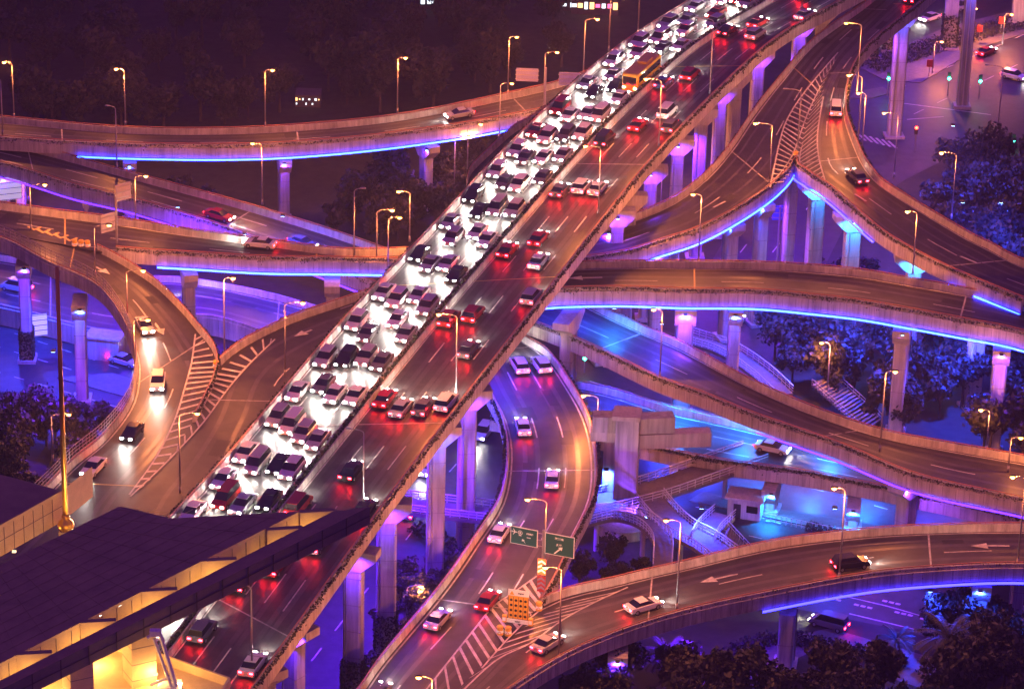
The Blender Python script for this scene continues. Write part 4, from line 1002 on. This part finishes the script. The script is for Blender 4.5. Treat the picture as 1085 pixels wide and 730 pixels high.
# traffic signals
def signal(px, py, h, label, red=False):
    b = at(px, py, 0); r = tag(empty('traffic_signal', b), label, 'traffic light', None)
    mb = MB(); mb.tube((0, 0, 0), (0, 0, h), .09, 'steel', n=8); mb.build('pole', r)
    mb = MB(); mb.box((0, -.15, h - .6), (.55, .35, 1.5), 'black_paint'); mb.build('housing', r)
    mb = MB(); z = h - 1.05 if not red else h - .15; mb.tube((0, -.42, z), (0, -.34, z), .28, 'red_signal' if red else 'green_signal', n=14); mb.build('signal_lens', r)
    lamp('signal_glow', 'POINT', (0, -.8, z), (.1, 1, .5) if not red else (1, .1, .05), 90, r, .1)
signal(940, 102, 4.5, 'green signal left of the blue fork pillar at the crossing'); signal(1004, 102, 4.5, 'green signal on the near corner left of the tall pier'); signal(1037, 105, 4.5, 'green signal right of the tall pier with pipes')
signal(1073, 160, 3, 'low green signal near the right edge above the trees'); signal(969, 160, 4.5, 'red signal by the dark trees at the crossing', True); signal(619, 395, 3.5, 'green signal seen beneath the centre right ramp')

# ================================================================== TREES
def crown_mesh(seed, rx, h, leaves, m, lobes=9):
    rnd = random.Random(seed); mb = MB(); cs = []
    for k in range(lobes):
        a = rnd.random() * 6.28; rr = rnd.uniform(.15, .75) * rx
        cs.append((Vector((rr * math.cos(a), rr * math.sin(a), h * rnd.uniform(.38, .9))), rx * rnd.uniform(.28, .52)))
    st = random.getstate(); random.seed(seed)
    for k in range(leaves):
        c, r_ = cs[rnd.randrange(lobes)]
        v = Vector((rnd.gauss(0, 1), rnd.gauss(0, 1), rnd.gauss(0, 1) * .8)).normalized() * r_ * (rnd.random() ** .33) * rnd.uniform(.75, 1.2)
        leafquad(mb, c + v, rnd.uniform(.22, .48), m)
    random.setstate(st)
    return mb.mesh('crown')
def trunk_mesh(seed, h):
    rnd = random.Random(seed); mb = MB(); mb.tube((0, 0, -.1), (0, 0, h * .55), .22, 'bark', .13, 8)
    for k in range(5):
        a = rnd.random() * 6.28; z = h * rnd.uniform(.3, .5); mb.tube((0, 0, z), (math.cos(a) * h * .22, math.sin(a) * h * .22, z + h * .25), .09, 'bark', .03, 6)
    return mb.mesh('trunk')
CR = [crown_mesh(s, rx, h, 1700, m) for s, rx, h, m in ((1, 3.2, 7.5, 'leaf'), (2, 3.6, 8.5, 'leaf_dark'), (3, 2.8, 7.0, 'leaf'), (4, 3.9, 9.0, 'leaf_dark'), (5, 3.0, 6.5, 'leaf'))]
TR = [trunk_mesh(s, h) for s, h in ((1, 7.5), (2, 8.5), (3, 7), (4, 9), (5, 6.5))]
def tree(px, py, s, label, group, z=0.0):
    k = random.randrange(5); r = empty('tree', at(px, py, z), random.random() * 6.28); r.scale = (s, s, s * random.uniform(.85, 1.15)); tag(r, label, 'tree', group)
    for n, me in (('trunk', TR[k]), ('crown', CR[k])):
        o = bpy.data.objects.new(n, me); col.objects.link(o); o.parent = r
def inside(x, y, P):
    c = False
    for (x1, y1), (x2, y2) in zip(P, P[1:] + P[:1]):
        if (y1 > y) != (y2 > y) and x < (x2 - x1) * (y - y1) / (y2 - y1) + x1: c = not c
    return c
def grove(P, n, s0, s1, label, group):
    xs = [p[0] for p in P]; ys = [p[1] for p in P]; k = 0; pts = []
    for _ in range(n * 40):
        if k >= n: break
        x, y = random.uniform(min(xs), max(xs)), random.uniform(min(ys), max(ys))
        if not inside(x, y, P) or (y > 8 and 590 < x < 665 and y < 70) or (y > 100 and 300 < x < 350) or (445 < x < 462 and y < 40 and y > 0) or any(abs(x - a) < 11 and abs(y - b) < 5 for a, b in pts): continue
        pts.append((x, y)); tree(x, y, random.uniform(s0, s1), label, group); k += 1
grove([(-30, -30), (640, -30), (640, 40), (560, 110), (-30, 150)], 120, .9, 1.5, 'dark tree in the unlit park beyond the far curved viaduct', 'park trees beyond the far viaduct')
grove([(110, 205), (270, 225), (470, 215), (520, 130), (560, 160), (480, 260), (380, 262), (120, 230)], 26, .7, 1.0, 'dim tree between the far curved viaduct and the crossing viaduct', 'trees under the far viaduct')
grove([(390, 215), (470, 205), (480, 245), (400, 262)], 9, 1.0, 1.35, 'leafy tree beside the three clustered lamps', 'trees beside the lamp cluster')
grove([(-20, 450), (125, 455), (110, 520), (30, 560), (-20, 560)], 24, .7, .95, 'violet lit tree beneath the loop ramp at the left edge', 'trees under the loop ramp')
grove([(965, 205), (1100, 190), (1100, 335), (1010, 290)], 30, 1.0, 1.4, 'dark tree right of the fork above the lower ramps', 'trees right of the fork')
grove([(800, 385), (900, 345), (1100, 395), (1100, 520), (930, 450), (840, 430)], 44, .9, 1.2, 'dark blue tree behind the pillars of the cyan strip viaduct', 'trees behind the cyan strip viaduct')
grove([(610, 740), (700, 725), (830, 745), (960, 725), (1100, 700), (1100, 810), (600, 810)], 46, .8, 1.1, 'dark tree in the park below the lower right viaduct', 'park trees in the lower right corner')
grove([(985, 680), (1100, 660), (1100, 700), (1000, 710)], 8, .8, 1.0, 'tree by the pillar in the lower right corner', 'trees by the lower right pillar')
grove([(600, 615), (700, 600), (640, 640), (610, 640)], 7, .45, .6, 'small bushy tree behind the nose of the lower ramps', 'shrubs behind the ramp nose')
grove([(425, 620), (500, 600), (450, 690), (370, 740), (380, 690)], 16, .45, .7, 'small shrub along the flank of the winding ramp', 'shrubs beside the ivy clad pillars')
grove([(815, 300), (880, 290), (930, 290), (860, 340)], 8, .5, .7, 'small tree under the fork between the blue pillars', 'trees under the fork')
# palms in the park
def palm_mesh():
    mb = MB()
    for k in range(26):
        a = k * 2.4; el = 1.1 - (k / 26) * 1.3; p = Vector((0, 0, 3.6)); d = Vector((math.cos(a), math.sin(a), math.tan(el) * .9)).normalized(); pts = [p]
        for q in range(8): p = p + d * .42; d = (d + Vector((0, 0, -.16))).normalized(); pts.append(p)
        for a_, b_ in zip(pts, pts[1:]):
            mb.tube(a_, b_, .03, 'leaf_dark', n=4, caps=False); t = (b_ - a_).normalized(); s_ = t.cross(Vector((0, 0, 1))).normalized()
            for sg in (-1, 1):
                for f in (0, .5):
                    c = a_.lerp(b_, f); e = c + s_ * sg * .55 + t * .25 - Vector((0, 0, .2)); mb.face([c, c + t * .22, e], 'leaf')
    return mb.mesh('fronds')
PM = palm_mesh()
def palm(px, py, s, label):
    r = tag(empty('palm_tree', at(px, py, 0)), label, 'palm tree', 'palms in the park'); r.scale = (s, s, s)
    mb = MB(); mb.tube((0, 0, 0), (0, 0, 3.6), .3, 'bark', .22, 10); mb.build('trunk', r)
    o = bpy.data.objects.new('fronds', PM); col.objects.link(o); o.parent = r
palm(1002, 715, 1.4, 'large palm under the lower right viaduct beside the pillar'); palm(948, 700, .8, 'small palm beside the park path'); palm(885, 735, .9, 'palm near the dark stained pillar'); palm(705, 720, 1.0, 'palm at the left of the lower park')
# hedges
def hedge(pts, label, w=2.2, h=.9, z=.1, den=75):
    c = [at(x, y, z) for x, y in cr(pts, 4)]; mb = MB()
    for a, b in zip(c, c[1:]):
        d = (b - a).normalized(); s_ = Vector((-d.y, d.x, 0))
        for k in range(int((b - a).length * den)):
            leafquad(mb, a.lerp(b, random.random()) + s_ * random.uniform(-w / 2, w / 2) + Vector((0, 0, random.random() * h)), random.uniform(.18, .35), 'leaf_dark')
    tag(mb.build('hedge'), label, 'hedge')
hedge([(920, 74), (950, 64), (1010, 44), (1100, 20)], 'low clipped hedge on the island at the upper right junction', 6, 1.0)
hedge([(760, 700), (820, 678), (900, 690), (960, 705)], 'curved hedge along the park path below the lower right viaduct', 2.5)
hedge([(440, 560), (480, 590), (430, 650)], 'hedge between the street and the winding ramp', 3)
hedge([(650, 440), (700, 455), (780, 470)], 'trailing hedge beneath the centre right ramp', 2)
hedge([(855, 560), (960, 585)], 'narrow hedge beside the azure lit street', 1.5)
# railing along the azure street
r = tag(empty('street_fence', at(800, 540, 0)), 'thin metal fence along the azure lit street', 'fence'); mb = MB(); A_ = at(800, 550, 0); B_ = at(960, 582, 0); n = 30
for k in range(n): p = A_.lerp(B_, k / (n - 1)); mb.tube(p, p + Vector((0, 0, 1.2)), .05, 'rail_pale', n=5)
for z in (.4, 1.15): mb.tube(A_ + Vector((0, 0, z)), B_ + Vector((0, 0, z)), .04, 'rail_pale', n=5)
o = mb.build('pickets', origin=Vector(r.location)); o.parent = r; o.location = (0, 0, 0)
# kiosk under the low viaduct
r = tag(empty('kiosk', at(790, 545, 0), R_(-15)), 'small pale kiosk building under the low viaduct in blue light', 'kiosk')
mb = MB(); mb.box((0, 0, 1.4), (4.5, 3, 2.8), 'concrete_pier'); mb.build('wall', r); mb = MB(); mb.box((0, 0, 2.95), (5.2, 3.7, .3), 'concrete_cap'); mb.build('roof', r)
mb = MB(); mb.box((-.9, -1.53, 1.1), (1.0, .08, 2.1), 'dark_steel'); mb.build('door', r); mb = MB(); mb.box((1.1, -1.53, 1.6), (1.5, .08, 1.0), 'glass'); mb.build('window', r)
r = tag(empty('equipment_cabin', at(112, 378, 0), R_(-12)), 'pale lit cabin block behind the loop ramp', 'cabin')
mb = MB(); mb.box((0, 0, 1.7), (5, 3, 3.4), 'concrete_pier'); mb.build('wall', r); mb = MB(); mb.box((0, 0, 3.5), (5.5, 3.5, .25), 'concrete_cap'); mb.build('roof', r)
# distant shops seen past the main deck, top
for px, py, wd_, hg, ms, lab in ((630, 16, 9, 6, ('shop_white', 'shop_pink', 'shop_white', 'shop_warm'), 'brightly lit shop front at the top left of the main deck'), (610, 12, 6, 4, ('shop_warm', 'shop_white'), 'smaller lit shop left of the bright shop front'),
                                 (326, 114, 4.5, 2.2, ('shop_warm', 'shop_wall', 'shop_wall', 'shop_white'), 'tiny lit pavilion in the dark park'), (452, 10, 3, 5, ('shop_white',), 'small lit doorway at the top of the dark park')):
    r = tag(empty('shop', at(px, py, 0)), lab, 'shop'); mb = MB(); mb.box((0, 2, hg / 2), (wd_, 4, hg), 'shop_wall'); mb.build('wall', r)
    n = len(ms) * 4; rs = random.Random(px)
    for k in range(n): mb = MB(); mb.box((-wd_ / 2 + wd_ * ((k // 2) + .5) / (n // 2), -.05, hg * (.3 + .38 * (k % 2))), (wd_ / n * rs.uniform(.7, 1.7), .08, hg * rs.uniform(.08, .26)), rs.choice(ms)); mb.build('window', r)

# ================================================================== thin volume added to lift the dark tones: haze
mb = MB(); mb.box((0, 0, 119), (6100, 6100, 240), 'soil'); hz = mb.build('added_haze'); tag(hz, kind='stuff')
hm = bpy.data.materials.new('added_haze'); hm.use_nodes = True; hn = hm.node_tree; hn.nodes.clear()
ho = hn.nodes.new('ShaderNodeOutputMaterial'); hv = hn.nodes.new('ShaderNodeVolumePrincipled'); hv.inputs['Density'].default_value = .00022
hv.inputs['Color'].default_value = (.85, .8, .85, 1); hn.links.new(hv.outputs[0], ho.inputs['Volume'])
hz.data.materials.clear(); hz.data.materials.append(hm)

# ================================================================== STATION CANOPY, lower left
ZC = 42.0
def prism(mb, pts, z, th, m, ms=None):
    w = [at(x, y, z) for x, y in pts]; lo = [p - Vector((0, 0, th)) for p in w]
    mb.face(w, m); mb.face(lo[::-1], ms or m)
    for i in range(len(w)): j = (i + 1) % len(w); mb.face([w[i], lo[i], lo[j], w[j]], ms or m)
can = tag(empty('station_canopy', at(120, 700, 0)), 'dark flat roofed building with glowing stone beams in the lower left corner', 'building'); org = Vector(can.location)
def CB(mb, nm, par=can): o = mb.build(nm, origin=org); o.parent = par; o.location = (0, 0, 0); return o
L1a, L1b = Vector((-60, 733)), Vector((318, 541.5)); L2a, L2b = Vector((-40, 741)), Vector((353, 541.5)); L3a, L3b = Vector((-60, 760)), Vector((392, 536.5))
mb = MB(); prism(mb, [(-60, 628), (127, 536), (182, 549), (318, 541.5), (-60, 733)], ZC, .35, 'roof_metal', 'stone_clad'); rf = CB(mb, 'roof')
mb = MB()   # standing seams on the roof
for k in range(1, 10):
    t = k / 10; a = at(127 + (182 - 127) * t, 536 + 13 * t, ZC + .03); a = at(*(Vector((-60, 628)).lerp(L1a, t)), ZC + .03); b = at(*(Vector((130, 537)).lerp(Vector((316, 543)), t)), ZC + .03)
    mb.tube(a, b, .015, 'roof_metal', n=4)
for k in range(12):
    t = (k + .5) / 12; a = at(*(Vector((-60, 628)).lerp(Vector((127, 536)), t)), ZC + .03); b = at(*(L1a.lerp(L1b, t)), ZC + .03); mb.tube(a, b, .015, 'roof_metal', n=4)
CB(mb, 'roof_seam', rf)
# outer beam
mb = MB(); wtop = [at(*L2a, ZC), at(*L2b, ZC), at(392, 536.5, ZC), at(*L3a, ZC)]
lo = [p - Vector((0, 0, 2.1)) for p in wtop]; mb.face(wtop, 'roof_metal'); mb.face(lo[::-1], 'stone_clad')
for i in range(4): j = (i + 1) % 4; mb.face([wtop[i], lo[i], lo[j], wtop[j]], 'beam_metal' if i in (2, 1) else 'stone_clad')
a0, a1 = at(*L3a, ZC), at(392, 536.5, ZC)
n = 16
d = (a1 - a0).normalized(); nrm = Vector((d.y, -d.x, 0))
for k in range(1, n): p = a0.lerp(a1, k / n) + nrm * .02 - Vector((0, 0, 1.05)); mb.box(p, (.09, .06, 2.1), 'dark_steel', axes=(d, nrm, Vector((0, 0, 1))))
mb.box(a0.lerp(a1, .5) + nrm * .02 - Vector((0, 0, 1.1)), ((a1 - a0).length, .05, .07), 'dark_steel', axes=(d, nrm, Vector((0, 0, 1))))
CB(mb, 'edge_beam')
# inner lit wall under the roof edge and cross beams that split the slot
mb = MB(); a0, a1 = at(*L1a, ZC), at(*L1b, ZC)
dn = Vector((0, 0, 1)); th = 2.6
mb.face([a0 - dn * .36, a1 - dn * .36, a1 - dn * th, a0 - dn * th], 'stone_clad')
n = 24; d = (a1 - a0).normalized(); nrm = Vector((d.y, -d.x, 0))
for k in range(1, n): p = a0.lerp(a1, k / n) + nrm * .03 - dn * 1.45; mb.box(p, (.06, .04, 2.1), 'beam_metal', axes=(d, nrm, dn))
CB(mb, 'inner_beam')
for k, (x1, y1) in enumerate(((85, 660), (150, 627), (213, 595), (283, 562), (17, 694), (-40, 722), (318, 543.5))):
    a, b = at(x1, y1, ZC), at(x1 + 38, y1 - 2.2, ZC); e = (b - a).normalized(); nn = Vector((e.y, -e.x, 0)); mb = MB()
    q = [a + dn * .01, b + dn * .01, b + dn * .01 - nn * .7, a + dn * .01 - nn * .7]; lo = [p - dn * 2.5 for p in q]
    mb.face(q, 'roof_metal')
    for u in range(4): v = (u + 1) % 4; mb.face([q[u], lo[u], lo[v], q[v]], 'stone_clad')
    CB(mb, 'cross_beam')
    p = at(x1 + 14, y1 + 10, ZC - .2) - dn * 1.9; mb = MB(); mb.box(p - dn * .2, (.3, .3, .1), 'cream_glow'); o = CB(mb, 'slot_fill_lamp')
    lamp('slot_fill_glow', 'POINT', p - org, (1, .50, .13), 330, o, .2)  # added lamp that brightens the cross beam face
# soffit tray just beneath the slot, washed by the warm lamps
# columns and concourse floor beneath
for px, py, w_ in ((147, 668, 2.6), (82, 702, 2.4)):
    p = at(px, py, ZC - 2.4); mb = MB(); mb.box(Vector((p.x, p.y, (ZC - 2.1) / 2)), (w_, w_, ZC - 2.1), 'stone_clad', R_(28))
    for q in range(9): mb.box(Vector((p.x, p.y, ZC - 3.6 - q * 1.8)), (w_ + .03, w_ + .03, .07), 'beam_metal', R_(28))
    CB(mb, 'column')
mb = MB(); prism(mb, [(90, 680), (175, 703), (243, 727), (200, 800), (-60, 860), (-60, 730)], ZC - 8, .5, 'stone_clad'); CB(mb, 'terrace_floor')
mb = MB(); E_ = [at(x, y, ZC - 8) for x, y in ((90, 680), (175, 703), (243, 727), (200, 800))]
for a, b in zip(E_, E_[1:]):
    c = (a + b) / 2; d = (b - a).normalized(); mb.box(c + dn * .5, ((b - a).length, .25, 1.0), 'stone_clad', axes=(d, Vector((-d.y, d.x, 0)), dn))
CB(mb, 'terrace_parapet')
mb = MB(); prism(mb, [(-60, 528), (-20, 498), (18, 507), (65, 520), (-60, 590)], ZC + 1, .4, 'roof_metal', 'stone_clad'); CB(mb, 'side_roof')
mb = MB(); a, b = at(-60, 590, ZC + .6), at(65, 520, ZC + .6); c = at(64, 521, ZC + .6)
mb.face([a, b, b - dn * 3.6, a - dn * 3.6], 'stone_clad'); e = b + Vector((2.5, 6, 0)); mb.face([b, e, e - dn * 3.6, b - dn * 3.6], 'stone_clad')
d = (b - a).normalized(); nrm = Vector((d.y, -d.x, 0))
for k in range(1, 12): p = a.lerp(b, k / 12) + nrm * .02 - dn * 1.8; mb.box(p, (.06, .04, 3.6), 'beam_metal', axes=(d, nrm, dn))
mb.box(a.lerp(b, .5) + nrm * .02 - dn * 1.8, ((b - a).length, .04, .06), 'beam_metal', axes=(d, nrm, dn)); CB(mb, 'stone_fascia')
# its body down to the ground
mb = MB(); w = [at(x, y, ZC - 8.6) for x, y in ((-60, 700), (60, 712), (150, 760), (-60, 860))]; lo = [Vector((p.x, p.y, 0)) for p in w]; mb.loft([lo, w], 'stone_clad'); CB(mb, 'lower_wall')
# warm lamps under the canopy, some added in front to brighten columns and davit
for px, py, zz, pw in ((120, 735, ZC - 7, .8), (60, 745, ZC - 6.5, .8), (190, 722, ZC - 6.8, .5), (100, 690, ZC - 6.3, 1.3), (180, 655, ZC - 5.5, 1.0), (40, 715, ZC - 5.5, 1.2), (245, 610, ZC - 4, .6), (310, 572, ZC - 3.5, .35), (165, 715, ZC - 6.5, .7), (15, 585, ZC - 5.5, .9), (50, 560, ZC - 5, .5)):
    p = at(px, py, zz); mb = MB(); mb.box(p + dn * .1, (.4, .4, .12), 'cream_glow'); o = CB(mb, 'ceiling_fill_lamp')
    lamp('ceiling_fill_glow', 'POINT', p - org, (1, .48, .12), 1900 * pw, o, .3)
# golden mast
b = at(70, 560, ZC - 3); hM = lamp_height(b, 283); r = tag(empty('golden_mast', b), 'tall slender golden mast with a ball foot beside the side roof', 'mast')
mb = MB(); mb.tube((0, 0, 0), (0, 0, hM), .32, 'gold', .2, 14); mb.build('pole', r, True)
mb = MB(); mb.loft([[Vector((rr * math.cos(t), rr * math.sin(t), z)) for t in [2 * math.pi * i / 16 for i in range(16)]] for rr, z in ((.45, -.3), (.8, .1), (.9, .5), (.75, .9), (.4, 1.2), (.45, 1.5), (.35, 1.7))], 'gold'); mb.build('ball_foot', r, True)
mb = MB(); mb.box((0, 0, -1.5), (1.4, 1.4, 2.8), 'stone_clad'); mb.build('plinth', r)
mb = MB(); mb.box((.9, -1.0, .3), (.3, .3, .2), 'cream_glow'); o = mb.build('uplight', r); lamp('uplight_glow', 'SPOT', (.9, -1.1, .5), (1, .55, .15), 900, o, .1, 60, .6, (-.12, .13, 1))
# white window-cleaning davit on the terrace
b = at(180, 735, ZC - 8); r = tag(empty('maintenance_davit', b, R_(0)), 'white jointed maintenance arm standing on the lit terrace', 'davit')
mb = MB()
def U(x, y): q = at(x, y, ZC - 8 + (735 - y) / 9.3 * .0); return None
def rel(dx, h): return Vector((dx / 9.6, 0, h))
mb.box(rel(0, .5), (2.4, 1.6, 1.0), 'white_metal'); mb.build('base', r)
mb = MB(); mb.tube(rel(8, 0), rel(-9, 7.2), .28, 'white_metal', .2); mb.tube(rel(4, 0), rel(-14, 6.2), .2, 'white_metal', .16); mb.build('mast_arm', r)
mb = MB(); mb.tube(rel(-9, 7.2), rel(-20, 6.3), .2, 'white_metal'); mb.box(rel(-13, 6.9), (1.0, .7, .6), 'white_metal'); mb.build('jib', r)
mb = MB(); mb.tube(rel(5, 1.2), rel(-18, 0.2), .16, 'white_metal'); mb.tube(rel(5, 2.2), rel(-18, 1.0), .16, 'white_metal'); mb.build('brace', r)

tot = sum(len(m.polygons) for m in bpy.data.meshes); print('faces', tot, 'objects', len(bpy.data.objects), 'lights', len([o for o in bpy.data.objects if o.type == 'LIGHT']), 'cars', sum(1 for o in bpy.data.objects if o.get('category') in ('car', 'van', 'bus', 'truck')))
